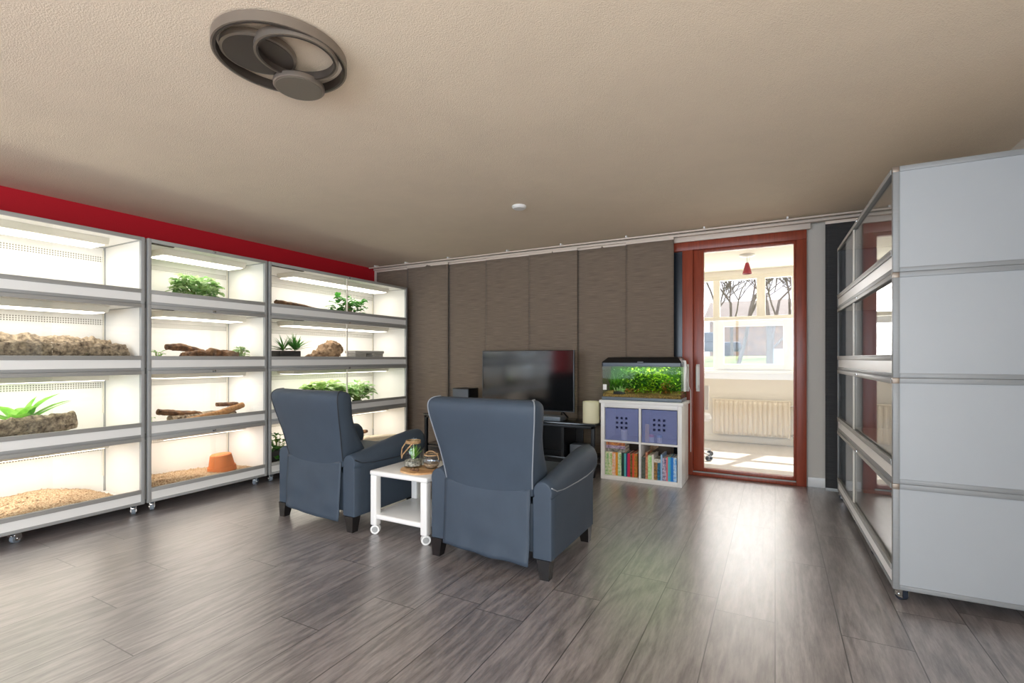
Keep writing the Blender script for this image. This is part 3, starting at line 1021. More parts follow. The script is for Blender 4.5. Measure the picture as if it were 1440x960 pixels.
# ---- middle stack
bush('bushy_plant', 'bushy pale variegated plant in the top terrarium of the middle stack', (-4.66, 2.60, FLR[3]), 150, 0.19, 0.31, 0.075, 0.085, M_leafvar, 12, pot=(0.05, 0.06))
log('cork_piece', 'curved brown cork piece propped up left in the middle stack', 'bark', (-4.66, 2.52, FLR[2] + 0.09), [(0, -0.17, 0.03), (0, -0.05, 0.03), (0, 0.14, -0.015)], [0.034, 0.04, 0.034], 13, M_corkbrown, 0.28, 0.8, 'brown cork pieces in the middle stack')
log('cork_piece', 'flat brown cork piece lying in front right in the middle stack', 'bark', (-4.53, 2.66, FLR[2]), [(0, -0.24, 0.01), (0, 0.0, 0.02), (0.01, 0.22, 0.01)], [0.06, 0.082, 0.068], 15, M_corkbrown, 0.30, 0.8, 'brown cork pieces in the middle stack')
bush('leafy_sprig', 'small variegated sprig at the right end of the brown cork pieces', (-4.50, 2.92, FLR[2]), 60, 0.055, 0.17, 0.045, 0.05, M_leafvar, 18)
bush('leafy_sprig', 'tiny green sprig at the left end below the bushy plant', (-4.50, 2.20, FLR[2]), 20, 0.05, 0.14, 0.03, 0.045, M_leaf, 19, ylim=(-0.11, 0.2), xlim=(-0.1, 0.13))
log('driftwood_branch', 'long tan driftwood branch rising to the right', 'driftwood', (-4.50, 2.60, FLR[1]), [(0.05, -0.46, 0.0), (0.02, -0.15, 0.03), (0, 0.12, 0.06), (-0.03, 0.36, 0.115)], [0.016, 0.028, 0.034, 0.03], 21, M_drift, 0.10, 0.9)
log('cork_piece', 'short brown cork piece behind the left part of the driftwood branch', 'bark', (-4.63, 2.42, FLR[1] + 0.05), [(0, -0.15, 0.03), (0, 0.0, 0.0), (0, 0.2, -0.02)], [0.03, 0.034, 0.028], 23, M_corkbrown, 0.28, 0.8, 'brown cork pieces in the middle stack')
log('cork_piece', 'small brown cork piece resting above the driftwood branch end', 'bark', (-4.58, 2.84, FLR[1] + 0.12), [(0, -0.10, 0.0), (0, 0.10, -0.01)], [0.022, 0.024], 24, M_corkbrown, 0.28, 0.8, 'brown cork pieces in the middle stack')
log('cork_slab', 'low mossy cork slab lying under the driftwood branch', 'bark', (-4.62, 2.62, FLR[1]), [(0, -0.26, 0), (0, 0.3, 0)], [0.052, 0.06], 25, M_cork, 0.3, 0.7)
bush('leafy_sprig', 'small pale sprig left of the driftwood branch', (-4.58, 2.15, FLR[1]), 22, 0.055, 0.11, 0.035, 0.05, M_leafvar, 28, ylim=(-0.065, 0.2))
o = MB().lathe([(0, 0), (0.06, 0), (0.07, 0.035), (0.063, 0.035), (0.055, 0.012), (0, 0.012)], 28).build('water_dish', M_dish)
o.location = (-4.44, 2.92, FLR[1])
tag(o, 'small dark slate dish below the right end of the driftwood branch', 'dish')
pt = thing('flower_pot', 'upturned terracotta flower pot on wood chips', 'pot', (-4.56, 2.78, FLR[0] + 0.05), 0.3)
pt.rotation_euler = (0.06, -0.05, 0.3)
MB().lathe([(0, 0.155), (0.012, 0.155), (0.078, 0.155), (0.088, 0.148), (0.108, 0.04), (0.100, 0.04), (0.08, 0.14), (0.0, 0.145)], 36).build('body', M_terra, pt)
MB().lathe([(0.116, 0.045), (0.120, 0.0), (0.110, 0.0), (0.105, 0.045)], 36, closed=True).build('rim', M_terra, pt)


def h_b(u, v):
    return 0.045 + 0.085 * max(0, 0.75 - v) * (0.3 + 0.7 * u) + 0.03 * max(0, 0.3 - abs(v - 0.25)) + 0.012 * noise.noise(Vector((u * 3, v * 6, 5)))


mound('wood_chip_bedding', 'pale wood-chip bedding around the terracotta pot', FX - 0.57, FX - 0.035, 2.085, 3.03, FLR[0], h_b, M_chips, n=40)

# ---- far stack
log('cork_slab', 'long flat brown cork slab at the top of the far stack', 'bark', (-4.58, 3.75, FLR[3] + 0.03), [(-0.02, -0.38, 0.06), (0, -0.1, 0.03), (0.0, 0.2, 0.0), (0.0, 0.42, -0.02)], [0.035, 0.045, 0.04, 0.03], 31, M_corkbrown, 0.22, 0.75)
sp_ = thing('split_leaf_plant', 'green split-leaf plant with a brown stem behind the central glass seal', 'plant', (-4.60, 4.36, FLR[3]), 0, 'terrarium plants')
log_mesh([(0, 0.0, 0), (0.0, 0.03, 0.09), (0, -0.03, 0.2)], [0.055, 0.04, 0.02], 33, 0.25, 1.0, 16, 5).build('trunk', M_lump, sp_, angle=70)
f = MB()
rr = random.Random(9)
for i in range(110):
    a = rr.uniform(0, 2 * PI)
    z = rr.uniform(0.05, 0.28)
    y = rr.uniform(-0.20, 0.22)
    leaf(f, (rr.uniform(-0.05, 0.06), y, z), a, rr.uniform(0.1, 0.9), rr.uniform(0.08, 0.13), rr.uniform(0.045, 0.07), 0.6, 0.12, 0.25, 'oval', rr)
for v in f.bm.verts:
    v.co.x = max(-0.25, min(0.22, v.co.x))
f.build('foliage', M_leafdark, sp_, angle=60)
pm = thing('palm_plant', 'small fan palm in a dark planter beside the brown burl', 'plant', (-4.52, 3.46, FLR[2]), 0, 'terrarium plants')
MB().box(-0.07, 0.07, -0.15, 0.10, 0, 0.14, 0.006).build('planter', M_pot, pm)
f = MB()
for cx, cy, cz in ((0, -0.06, 0.14), (0.02, 0.06, 0.14), (0.0, 0.10, 0.15)):
    for k in range(30):
        a = rr.uniform(0, 2 * PI)
        leaf(f, (cx, cy, cz), a, rr.uniform(0.2, 1.45), rr.uniform(0.14, 0.21), 0.020, 0.28, 0.2, 0, 'lance', rr)
for v in f.bm.verts:
    v.co.x = max(-0.25, min(0.15, v.co.x))
    v.co.y = max(-0.33, v.co.y)
f.build('foliage', M_leafdark, pm, angle=60)
log('wood_burl', 'pale brown burl of wood rising beside the fan palm', 'driftwood', (-4.60, 4.0, FLR[2]), [(0, -0.27, 0), (0, -0.08, 0.05), (0.0, 0.10, 0.11), (0.0, 0.20, 0.15)], [0.03, 0.08, 0.115, 0.085], 37, M_lump, 0.40, 1.0)
hd = MB()
hy0, hy1 = -0.24, 0.24
hd.box(-0.08, 0.08, -0.24, -0.06, 0, 0.125, 0.01).box(-0.08, 0.08, 0.05, 0.24, 0, 0.125, 0.01).box(-0.09, 0.09, -0.25, 0.25, 0.12, 0.155, 0.01)
hd.box(-0.08, -0.05, -0.2, 0.2, 0, 0.125)
o = hd.build('cave_hide', M_hide)
o.location = (-4.56, 4.60, FLR[2])
tag(o, 'flat grey cave hide with a round entrance right of the burl', 'hide')
bush('variegated_plant', 'large variegated plant seen above the left armchair back', (-4.62, 3.99, FLR[1]), 120, 0.22, 0.34, 0.12, 0.14, M_leafvein, 41, pot=(0.06, 0.06), elong=1.0)
bush('variegated_plant', 'smaller variegated plant right of the large one in the far stack', (-4.60, 4.50, FLR[1]), 80, 0.17, 0.31, 0.10, 0.12, M_leafvar, 42, pot=(0.06, 0.06))
pg = bush('trough_plant', 'dark green plant in a black trough at the bottom left of the far stack', (-4.48, 3.30, FLR[0] + 0.001), 60, 0.12, 0.36, 0.05, 0.07, M_leafdark, 45, xlim=(-0.2, 0.12), ylim=(-0.165, 0.22))
MB().box(-0.07, 0.07, -0.15, 0.18, 0, 0.17, 0.006).build('planter', M_pot, pg)
log('cork_piece', 'small reddish cork piece behind the far armrest of the left armchair', 'bark', (-4.62, 4.62, FLR[0] + 0.13), [(0, -0.1, 0), (0, 0.06, 0.01)], [0.03, 0.03], 47, M_corkbrown, 0.3)
mound('sand_bed', 'pale sand bed in the bottom terrarium of the far stack', FX - 0.57, FX - 0.035, 3.56, 5.08, FLR[0], lambda u, v: 0.06 + 0.06 * u + 0.03 * math.sin(v * 4), mat('pale_sand', (226, 212, 190), 0.9, var=0.1, vscale=20), n=30)

# ------------------------------------------------------------------ ceiling lamp and smoke detector
cl = thing('ceiling_lamp', 'grey ceiling lamp of overlapping rings and discs', 'lamp', (-1.85, 1.385, H))


def ring(cx, cy, r, z0, z1, w, name, m):
    prof = [(r, z1), (r, z0), (r - w, z0), (r - w, z1)]
    return MB().lathe(prof, 72, mtx=TR(cx, cy, 0), closed=True).build(name, m, cl, angle=50)


ring(0, 0, 0.262, -0.046, -0.006, 0.007, 'outer_ring', M_metalgrey)
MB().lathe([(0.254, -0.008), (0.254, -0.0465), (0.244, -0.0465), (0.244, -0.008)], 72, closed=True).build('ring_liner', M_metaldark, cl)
ring(0.095, 0.0, 0.162, -0.060, -0.026, 0.009, 'inner_ring', M_metalgrey)
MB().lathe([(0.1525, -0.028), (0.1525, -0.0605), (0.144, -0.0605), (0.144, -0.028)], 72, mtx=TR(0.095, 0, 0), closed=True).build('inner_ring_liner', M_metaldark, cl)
dsk = MB().lathe([(0, -0.01), (0.142, -0.01), (0.145, -0.014), (0.145, -0.034), (0.140, -0.036), (0, -0.036)], 64, mtx=TR(-0.06, -0.065, 0)).build('large_disc', M_metalgrey, cl)
MB().lathe([(0, -0.0355), (0.134, -0.0355), (0.134, -0.038), (0, -0.038)], 64, mtx=TR(-0.06, -0.065, 0)).build('diffuser', M_metaldark, dsk)
dsk = MB().lathe([(0, -0.05), (0.106, -0.05), (0.109, -0.054), (0.109, -0.070), (0.105, -0.074), (0, -0.074)], 64, mtx=TR(-0.068, 0.140, 0)).build('small_disc', M_metalgrey, cl)
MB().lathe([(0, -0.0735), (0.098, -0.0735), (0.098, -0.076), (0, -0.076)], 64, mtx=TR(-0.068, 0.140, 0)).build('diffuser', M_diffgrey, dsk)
MB().lathe([(0, 0), (0.09, 0), (0.09, -0.012), (0, -0.012)], 40, mtx=TR(-0.06, -0.065, 0)).build('ceiling_plate', M_metalgrey, cl)
sd = MB().lathe([(0, 0), (0.062, 0), (0.062, -0.012), (0.050, -0.024), (0, -0.026)], 36).build('smoke_detector', M_white)
sd.location = (-1.935, 3.75, H)
tag(sd, 'small round white smoke detector on the ceiling', 'detector')

# ------------------------------------------------------------------ curtain track and panel curtains
ct = thing('curtain_track', 'long cream double curtain track along the far wall', 'track', (0, 5.25, 2.47))
B(-5.08, 1.15, -0.055, -0.035, 0.0, 0.016, 0.002).build('rail', M_track, ct)
B(-5.02, 1.15, 0.005, 0.05, -0.022, 0.0, 0.002).build('rail', M_track, ct)
for x in (-4.97, -4.42, -3.72, -2.85, -2.15, -1.4, -0.62, 0.1, 0.8):
    B(x - 0.008, x + 0.008, -0.06, 0.06, 0.016, 0.037, 0.001).build('bracket', M_white, ct)


def curtain(x0, x1, y, z0, z1, m, label, wob, seed):
    t = thing('panel_curtain', label, 'curtain', ((x0 + x1) / 2, y, z0), 0, 'panel curtains along the far wall')
    w = (x1 - x0) / 2
    hh = z1 - z0

    def fn(u, v):
        k = noise.noise(Vector((u * 1.3 + seed, v * 2.2, seed * 2))) * wob
        return (-w + 2 * w * u, k * (1 - v ** 3) - 0.004 * math.sin(PI * u), hh * v)
    MB().grid(fn, 16, 30).build('fabric', m, t, solid=0.004)
    B(-w, w, -0.006, 0.006, hh - 0.02, hh + 0.006, 0.001).build('top_rail', M_track, t)
    B(-w, w, -0.007, 0.007, 0.0, 0.028, 0.001).build('bottom_rail', M_alu if m is M_curtain2 else M_curtain, t)
    return t


CUR = [(-5.02, -4.40, 5.295, 'brown-grey fabric panel hidden behind the end of the terrarium stack', 0.006),
       (-4.44, -3.757, 5.262, 'brown-grey fabric panel next to the terrarium stack, slightly wavy', 0.022),
       (-3.77, -3.19, 5.295, 'brown-grey fabric panel behind the small black speaker', 0.006),
       (-3.20, -2.58, 5.285, 'brown-grey fabric panel behind the left half of the television', 0.004),
       (-2.59, -1.976, 5.270, 'brown-grey fabric panel behind the right half of the television', 0.004),
       (-1.985, -1.405, 5.295, 'brown-grey fabric panel behind the cream cylinder lamp', 0.005),
       (-1.42, -0.923, 5.270, 'brown-grey fabric panel behind the aquarium, next to the door', 0.005)]
for i, (a, b_, y, lb, wb) in enumerate(CUR):
    curtain(a, b_, y, 0.03, 2.447, M_curtain, lb, wb, i + 1.5)
curtain(0.395, 0.98, 5.19, 0.02, 2.415, M_curtain2, 'charcoal fabric panel hanging behind the right-hand terrarium stack', 0.01, 9.1)

# ------------------------------------------------------------------ television and media bench
mb = thing('media_bench', 'long low black media bench with a glossy top', 'bench', (-2.66, 4.92, 0))
bw = 1.075
B(-bw, bw, -0.20, 0.20, 0.515, 0.54, 0.003).build('bench_top', M_blackglass, mb)
m = MB()
for x in (-bw + 0.01, bw - 0.045):
    for y in (-0.195, 0.16):
        m.box(x, x + 0.035, y, y + 0.035, 0.0, 0.515, 0.002)
m.box(-bw + 0.01, bw - 0.01, -0.195, -0.165, 0.49, 0.515, 0.002)
m.build('frame', M_blackmetal, mb)
B(-bw + 0.02, bw - 0.02, -0.18, 0.19, 0.16, 0.18, 0.002).build('shelf', M_blackglass, mb)
B(-bw + 0.04, bw - 0.26, 0.175, 0.19, 0.0, 0.515).build('back_panel', M_black, mb, smooth=False)
for x in (-0.35, 0.30, 0.70):
    B(x, x + 0.03, -0.17, 0.17, 0.18, 0.515).build('divider', M_black, mb, smooth=False)
o = B(-2.95, -2.45, 4.80, 5.02, 0.181, 0.33, 0.006).build('media_player', M_black)
tag(o, 'black box on the lower shelf of the media bench', 'player')
o = B(-1.90, -1.72, 4.84, 5.0, 0.181, 0.30, 0.006).build('console_box', M_greybox)
tag(o, 'small dark grey box at the right end of the bench shelf', 'box')

tv = thing('television', 'large flat black television on the media bench', 'television', (-2.467, 4.97, 0.54))
B(-0.57, 0.57, -0.022, 0.02, 0.085, 0.75, 0.006).build('bezel', M_black, tv)
B(-0.563, 0.563, -0.0235, -0.0215, 0.098, 0.743).build('screen', M_tvscreen, tv, smooth=False)
MB().box(-0.572, -0.568, -0.024, 0.0, 0.085, 0.75).box(0.568, 0.572, -0.024, 0.0, 0.085, 0.75).box(-0.572, 0.572, -0.024, 0.0, 0.083, 0.087).build('edge_trim', M_greybox, tv)
B(-0.35, 0.35, 0.02, 0.055, 0.14, 0.5, 0.01).build('rear_housing', M_black, tv)
for x in (-0.42, 0.42):
    MB().tube([(x, 0, 0.095), (x + (0.03 if x > 0 else -0.03), -0.07, 0.008)], 0.009, 8).tube([(x, 0, 0.095), (x + (0.03 if x > 0 else -0.03), 0.11, 0.008)], 0.009, 8).build('foot', M_black, tv)

sk = thing('speaker', 'small dark speaker box left of the television', 'speaker', (-3.285, 4.95, 0.54), 0.0)
B(-0.115, 0.115, -0.10, 0.12, 0, 0.305, 0.008).build('cabinet', M_black, sk)
B(-0.108, 0.108, -0.106, -0.098, 0.01, 0.295, 0.004).build('grille', M_greybox, sk)
bxo = thing('set_top_box', 'flat grey set-top box under the right end of the television', 'box', (-2.12, 4.795, 0.54))
B(-0.16, 0.16, -0.07, 0.08, 0.004, 0.055, 0.006).build('case', M_greybox, bxo)
B(-0.155, 0.155, -0.073, -0.069, 0.010, 0.048, 0.001).build('front_panel', M_aqrim, bxo)
cyl = thing('table_lamp', 'cream cylinder lamp at the right end of the media bench', 'lamp', (-1.67, 4.85, 0.54))
MB().lathe([(0, 0), (0.083, 0), (0.085, 0.01), (0.085, 0.215), (0.082, 0.218), (0.080, 0.215), (0.080, 0.02), (0, 0.02)], 40).build('lamp_shade', M_creamlamp, cyl)
MB().lathe([(0, 0), (0.076, 0), (0.076, 0.008), (0, 0.008)], 32).build('base', M_white, cyl)

# ------------------------------------------------------------------ cube shelf with boxes and books
kx, ky = -1.15, 4.76
ks = thing('cube_shelf', 'white four-cube shelf unit carrying the aquarium', 'shelf', (kx, ky, 0))
hw = 0.388
m = MB()
m.box(-hw, -hw + 0.038, 0, 0.385, 0.0, 0.755, 0.0015)
m.box(hw - 0.038, hw, 0, 0.385, 0.0, 0.755, 0.0015)
m.box(-hw + 0.038, hw - 0.038, 0.0, 0.385, 0.715, 0.755, 0.001)
m.box(-hw + 0.038, hw - 0.038, 0.0, 0.385, 0.0, 0.042, 0.001)
m.build('carcass', M_white, ks)
B(-0.010, 0.010, 0.002, 0.383, 0.042, 0.715, 0.001).build('divider', M_white, ks)
m = MB()
m.box(-hw + 0.038, -0.010, 0.002, 0.383, 0.372, 0.390, 0.001)
m.box(0.010, hw - 0.038, 0.002, 0.383, 0.372, 0.390, 0.001)
m.build('shelf_board', M_white, ks)
B(-hw - 0.014, hw + 0.014, -0.012, 0.395, 0.755, 0.785, 0.002).build('top_board', M_white, ks)
cells = [(-hw + 0.038, -0.010), (0.010, hw - 0.038)]


def storage_bin(x0, x1, label):
    cx = (x0 + x1) / 2
    w = (x1 - x0) / 2 - 0.006
    t = thing('storage_box', label, 'box', (kx + cx, ky + 0.012, 0.391))
    hgt = 0.316
    # translucent front with nine square cut-outs
    s, pit = 0.022, 0.046
    m = MB()
    cz = 0.175
    xs = [-w] + sum([[(-1 + i) * pit - s / 2, (-1 + i) * pit + s / 2] for i in range(3)], []) + [w]
    zs = [0.0] + sum([[cz + (-1 + i) * pit - s / 2, cz + (-1 + i) * pit + s / 2] for i in range(3)], []) + [hgt]
    for i in range(len(xs) - 1):
        for j in range(len(zs) - 1):
            if i % 2 == 1 and j % 2 == 1:
                continue
            m.box(xs[i], xs[i + 1], 0.0, 0.004, zs[j], zs[j + 1])
    m.build('front', M_bin, t, smooth=False)
    m = MB()
    m.box(-w, w, 0.34, 0.345, 0, hgt).box(-w, -w + 0.004, 0.004, 0.34, 0, hgt).box(w - 0.004, w, 0.004, 0.34, 0, hgt).box(-w, w, 0.004, 0.34, 0, 0.004)
    m.build('shell', M_bininner, t, smooth=False)
    m = MB()
    for i in range(3):
        for j in range(3):
            x, z = (-1 + i) * pit, cz + (-1 + j) * pit
            m.box(x - s / 2, x + s / 2, 0.10, 0.102, z - s / 2, z + s / 2)
    m.bm.free()
    return t


storage_bin(*cells[0], 'blue translucent storage box with nine square holes in the left cube, white cup inside')
storage_bin(*cells[1], 'blue translucent storage box with nine square holes in the right cube, yellow tube inside')


def small(name, label, cat, x, y, prof, m, capprof=None, capm=None):
    t = thing(name, label, cat, (kx + x, ky + y, 0.396))
    MB().lathe(prof, 24).build('body', m, t)
    if capprof:
        MB().lathe(capprof, 24).build('lid', capm, t)
    return t


small('cup', 'white cup standing behind the front of the left blue box', 'cup', -0.165, 0.053, [(0, 0), (0.030, 0), (0.034, 0.09), (0.031, 0.09), (0.027, 0.006), (0, 0.006)], M_white)
small('tube', 'tall yellow tube behind the front of the right blue box', 'tube', 0.062, 0.038, [(0, 0), (0.020, 0), (0.020, 0.165), (0.017, 0.17), (0, 0.17)], mat('yellow_card', (236, 196, 84), 0.6))
small('jar', 'small white jar with a pink lid inside the right blue box', 'jar', 0.105, 0.040, [(0, 0), (0.021, 0), (0.021, 0.05), (0, 0.05)], M_white, [(0, 0.05), (0.023, 0.05), (0.023, 0.072), (0, 0.072)], mat('pink_lid', (236, 84, 130), 0.5))
small('jar', 'small white jar with a light blue lid inside the right blue box', 'jar', 0.178, 0.040, [(0, 0), (0.021, 0), (0.021, 0.05), (0, 0.05)], M_white, [(0, 0.05), (0.023, 0.05), (0.023, 0.072), (0, 0.072)], mat('sky_lid', (96, 176, 232), 0.5))

COV = {}


def cover(rgb, rgb2=None):
    key = (rgb, rgb2)
    if key not in COV:
        COV[key] = mat('book_cover', rgb, 0.4, rgb2=rgb2, vscale=38) if rgb2 else mat('book_cover', rgb, 0.4, var=0.12, vscale=30)
    return COV[key]


M_pages = mat('book_pages', (236, 228, 208), 0.8)


def book(x0, x1, hgt, z, rgb, rgb2, label, group, depth=0.21, yoff=0.02, lean=0.0):
    w = x1 - x0
    t = thing('book', label, 'book', (kx + (x0 + x1) / 2, ky + yoff, z), 0, group)
    t.rotation_euler = (0, lean, 0)
    m = MB()
    m.box(-w / 2, w / 2, 0, 0.004, 0, hgt)
    m.box(-w / 2, -w / 2 + 0.0025, 0.004, depth, 0, hgt)
    m.box(w / 2 - 0.0025, w / 2, 0.004, depth, 0, hgt)
    m.build('cover', cover(rgb, rgb2), t, smooth=False)
    B(-w / 2 + 0.0026, w / 2 - 0.0026, 0.004, depth - 0.004, 0.003, hgt - 0.003).build('pages', M_pages, t, smooth=False)
    return t


G1, G2 = 'books in the lower left cube', 'books in the lower right cube'
L0 = cells[0][0] + 0.002
books_left = [(0.034, 0.228, (96, 176, 96), (236, 232, 200), 'green and white spotted book at the left end of the left cube'),
              (0.034, 0.230, (150, 196, 60), (246, 236, 226), 'lime and white book, second from the left in the left cube'),
              (0.034, 0.228, (236, 226, 220), (236, 150, 60), 'white book with orange speckles in the left cube'),
              (0.022, 0.228, (236, 160, 50), None, 'plain orange book in the left cube'),
              (0.034, 0.230, (120, 190, 90), (240, 240, 226), 'pale green picture-spined book in the left cube'),
              (0.026, 0.230, (26, 58, 52), None, 'dark green book in the left cube'),
              (0.018, 0.225, (96, 190, 190), None, 'thin turquoise book in the left cube'),
              (0.012, 0.222, (52, 56, 128), None, 'thin navy book in the left cube'),
              (0.026, 0.228, (206, 44, 84), None, 'crimson book in the left cube'),
              (0.020, 0.226, (40, 34, 30), (150, 130, 60), 'black and gold book in the left cube'),
              (0.016, 0.235, (226, 84, 58), None, 'thin coral book in the left cube'),
              (0.030, 0.232, (96, 110, 40), (226, 120, 50), 'olive and orange book against the divider')]
x = L0
for w, hh, c1, c2, lb in books_left:
    book(x, x + w, hh, 0.0425, c1, c2, lb, G1)
    x += w + 0.0012
R0 = cells[1][0] + 0.003
books_right = [(0.036, 0.205, (52, 60, 52), (110, 118, 104), 'dark grey-green book against the divider in the right cube'),
               (0.022, 0.255, (226, 170, 130), (160, 70, 50), 'tall salmon book in the right cube'),
               (0.036, 0.228, (140, 214, 110), (224, 240, 200), 'bright green book in the right cube'),
               (0.018, 0.235, (244, 238, 226), None, 'thin white book in the right cube'),
               (0.032, 0.165, (200, 150, 80), (46, 44, 40), 'short tan and black book in the right cube'),
               (0.028, 0.165, (40, 140, 190), (36, 36, 40), 'short blue and black book in the right cube'),
               (0.016, 0.245, (160, 196, 232), None, 'thin pale blue book in the right cube'),
               (0.034, 0.215, (44, 40, 92), (226, 214, 236), 'indigo and lilac book in the right cube'),
               (0.014, 0.225, (236, 120, 130), None, 'thin pink book in the right cube'),
               (0.024, 0.228, (70, 170, 236), (90, 196, 150), 'sky blue book with green foot in the right cube'),
               (0.024, 0.226, (24, 128, 216), None, 'vivid blue book in the right cube'),
               (0.028, 0.226, (40, 150, 226), (220, 236, 244), 'blue and white book at the right end of the right cube')]
x = R0
for w, hh, c1, c2, lb in books_right:
    book(x, x + w, hh, 0.0425, c1, c2, lb, G2)
    x += w + 0.0012


def flat_book(cx, z, w, th, rgb, rgb2, label, group):
    t = thing('book', label, 'book', (kx + cx, ky + 0.02, z), 0, group)
    m = MB()
    m.box(-w / 2, w / 2, 0, 0.004, 0, th).box(-w / 2, w / 2, 0.004, 0.16, 0, 0.0025).box(-w / 2, w / 2, 0.004, 0.16, th - 0.0025, th)
    m.build('cover', cover(rgb, rgb2), t, smooth=False)
    B(-w / 2 + 0.003, w / 2 - 0.003, 0.004, 0.157, 0.0026, th - 0.0026).build('pages', M_pages, t, smooth=False)


flat_book(L0 + 0.105, 0.2735, 0.20, 0.034, (40, 38, 42), (170, 170, 160), 'dark book lying flat, lowest of the stack in the left cube', G1)
flat_book(L0 + 0.105, 0.308, 0.195, 0.030, (206, 190, 214), (120, 96, 130), 'lilac book lying flat, middle of the stack in the left cube', G1)
flat_book(L0 + 0.105, 0.3385, 0.19, 0.030, (232, 160, 80), (130, 60, 60), 'orange book lying flat on top of the stack in the left cube', G1)
flat_book(R0 + 0.149, 0.208, 0.062, 0.035, (236, 230, 214), (150, 150, 140), 'cream book lying flat on the two short books in the right cube', G2)
# wooden figure resting on the books
wf = log_mesh([(0, 0, 0), (0.02, 0.03, 0.02), (0.05, 0.04, 0.03)], [0.025, 0.03, 0.024], 51, 0.12, 1.0, 16, 6).build('wooden_ornament', M_lump)
wf.location = (kx + R0 + 0.075, ky + 0.12, 0)
settle(wf, 0.2985)
tag(wf, 'brown rounded ornament lying on the books at the back of the right cube', 'ornament')

# ------------------------------------------------------------------ aquarium
aq = thing('aquarium', 'glass aquarium with a black hood full of green water plants', 'aquarium', (kx - 0.003, ky + 0.185, 0.785))
aw, ad = 0.385, 0.15
MB().box(-aw, aw, -ad, ad, 0.0, 0.032, 0.003).build('base_rim', M_aqrim, aq)
MB().box(-aw, aw, -ad, -ad + 0.012, 0.335, 0.372, 0.002).box(-aw, aw, ad - 0.012, ad, 0.335, 0.372, 0.002).box(-aw, -aw + 0.012, -ad, ad, 0.335, 0.372, 0.002).box(aw - 0.012, aw, -ad, ad, 0.335, 0.372, 0.002).build('top_rim', M_aqrim, aq)
hood = MB().loft([[(-aw, -ad, 0.372), (aw, -ad, 0.372), (aw, ad, 0.372), (-aw, ad, 0.372)],
                  [(-aw + 0.005, -ad + 0.005, 0.382), (aw - 0.005, -ad + 0.005, 0.382), (aw - 0.005, ad - 0.005, 0.382), (-aw + 0.005, ad - 0.005, 0.382)],
                  [(-aw + 0.05, -ad + 0.05, 0.425), (aw - 0.04, -ad + 0.05, 0.425), (aw - 0.04, ad - 0.02, 0.43), (-aw + 0.05, ad - 0.02, 0.43)]]).build('hood', M_black, aq, angle=20)
MB().box(-0.028, 0.028, -ad - 0.008, -ad + 0.03, 0.362, 0.386, 0.004).build('hood_latch', M_greybox, hood)
MB().box(-aw + 0.03, aw - 0.03, -0.04, 0.03, 0.345, 0.355, 0.002).build('light_tube', M_aqled, aq)
m = MB()
m.box(-aw + 0.004, aw - 0.004, -ad + 0.003, -ad + 0.007, 0.03, 0.337)
m.box(-aw + 0.003, -aw + 0.007, -ad + 0.008, ad - 0.008, 0.03, 0.337)
m.box(aw - 0.007, aw - 0.003, -ad + 0.008, ad - 0.008, 0.03, 0.337)
m.build('glass', glass_mat('aquarium_glass', (0.98, 1, 0.98), 0.5, 0.0, 0.006), aq, smooth=False)
B(-aw + 0.004, aw - 0.004, ad - 0.007, ad - 0.003, 0.03, 0.337).build('back_wall', M_aqback, aq, smooth=False)
B(-aw + 0.009, aw - 0.009, -ad + 0.009, ad - 0.009, 0.034, 0.318).build('water', M_water, aq, smooth=False)
MB().grid(lambda u, v: (-aw + 0.01 + (2 * aw - 0.02) * u, -ad + 0.01 + (2 * ad - 0.02) * v, 0.066 + 0.022 * v + 0.006 * noise.noise(Vector((u * 14, v * 6, 0)))), 60, 20).box(-aw + 0.01, aw - 0.01, -ad + 0.01, ad - 0.01, 0.033, 0.062).build('gravel', M_gravel, aq)
rnd = random.Random(77)


def waterplant(cx, spread, n, zlo, zhi, mleaf, name, ll, lw, yy=(-0.06, 0.12)):
    f = MB()
    for i in range(n):
        a = rnd.uniform(0, 2 * PI)
        x_ = max(-aw + 0.05, min(aw - 0.05, cx + rnd.gauss(0, spread)))
        leaf(f, (x_, rnd.uniform(*yy), rnd.uniform(zlo, zhi)), a, rnd.uniform(-0.2, 1.0), ll * rnd.uniform(0.7, 1.3), lw * rnd.uniform(0.7, 1.3), 0.7, 0.1, 0.1, 'oval', rnd)
    return f.build(name, mleaf, aq, angle=60)


waterplant(0.08, 0.13, 330, 0.08, 0.32, M_weed, 'pale_water_plant', 0.05, 0.016)
waterplant(-0.08, 0.12, 260, 0.10, 0.32, M_weedd, 'mid_water_plant', 0.06, 0.014, (0.0, 0.12))
waterplant(0.2, 0.06, 90, 0.08, 0.2, M_weedd, 'right_water_plant', 0.05, 0.016, (0.0, 0.12))
waterplant(0.23, 0.025, 46, 0.08, 0.20, M_weedr, 'red_water_plant', 0.045, 0.012, (-0.10, -0.03))
waterplant(-0.10, 0.035, 40, 0.075, 0.11, M_weedr, 'brown_water_plant', 0.045, 0.014, (-0.10, -0.03))
waterplant(0.0, 0.05, 34, 0.075, 0.11, M_weed, 'low_water_plant', 0.04, 0.018, (-0.12, -0.08))
f = MB()
for cx in (-0.33, -0.28):
    for k in range(26):
        leaf(f, (cx + rnd.uniform(-0.03, 0.03), rnd.uniform(0, 0.11), 0.08), rnd.uniform(0, 6.28), rnd.uniform(1.2, 1.5), rnd.uniform(0.12, 0.24), 0.010, 0.2, 0.1, 0, 'lance', rnd)
f.build('grass_water_plant', M_weedd, aq)
f = MB()
for k in range(30):
    leaf(f, (-0.22 + rnd.uniform(-0.045, 0.045), rnd.uniform(-0.1, -0.06), 0.075), rnd.uniform(0, 6.28), rnd.uniform(1.0, 1.5), rnd.uniform(0.04, 0.08), 0.012, 0.2, 0.1, 0, 'lance', rnd)
f.build('pale_low_plant', M_leafvar, aq)
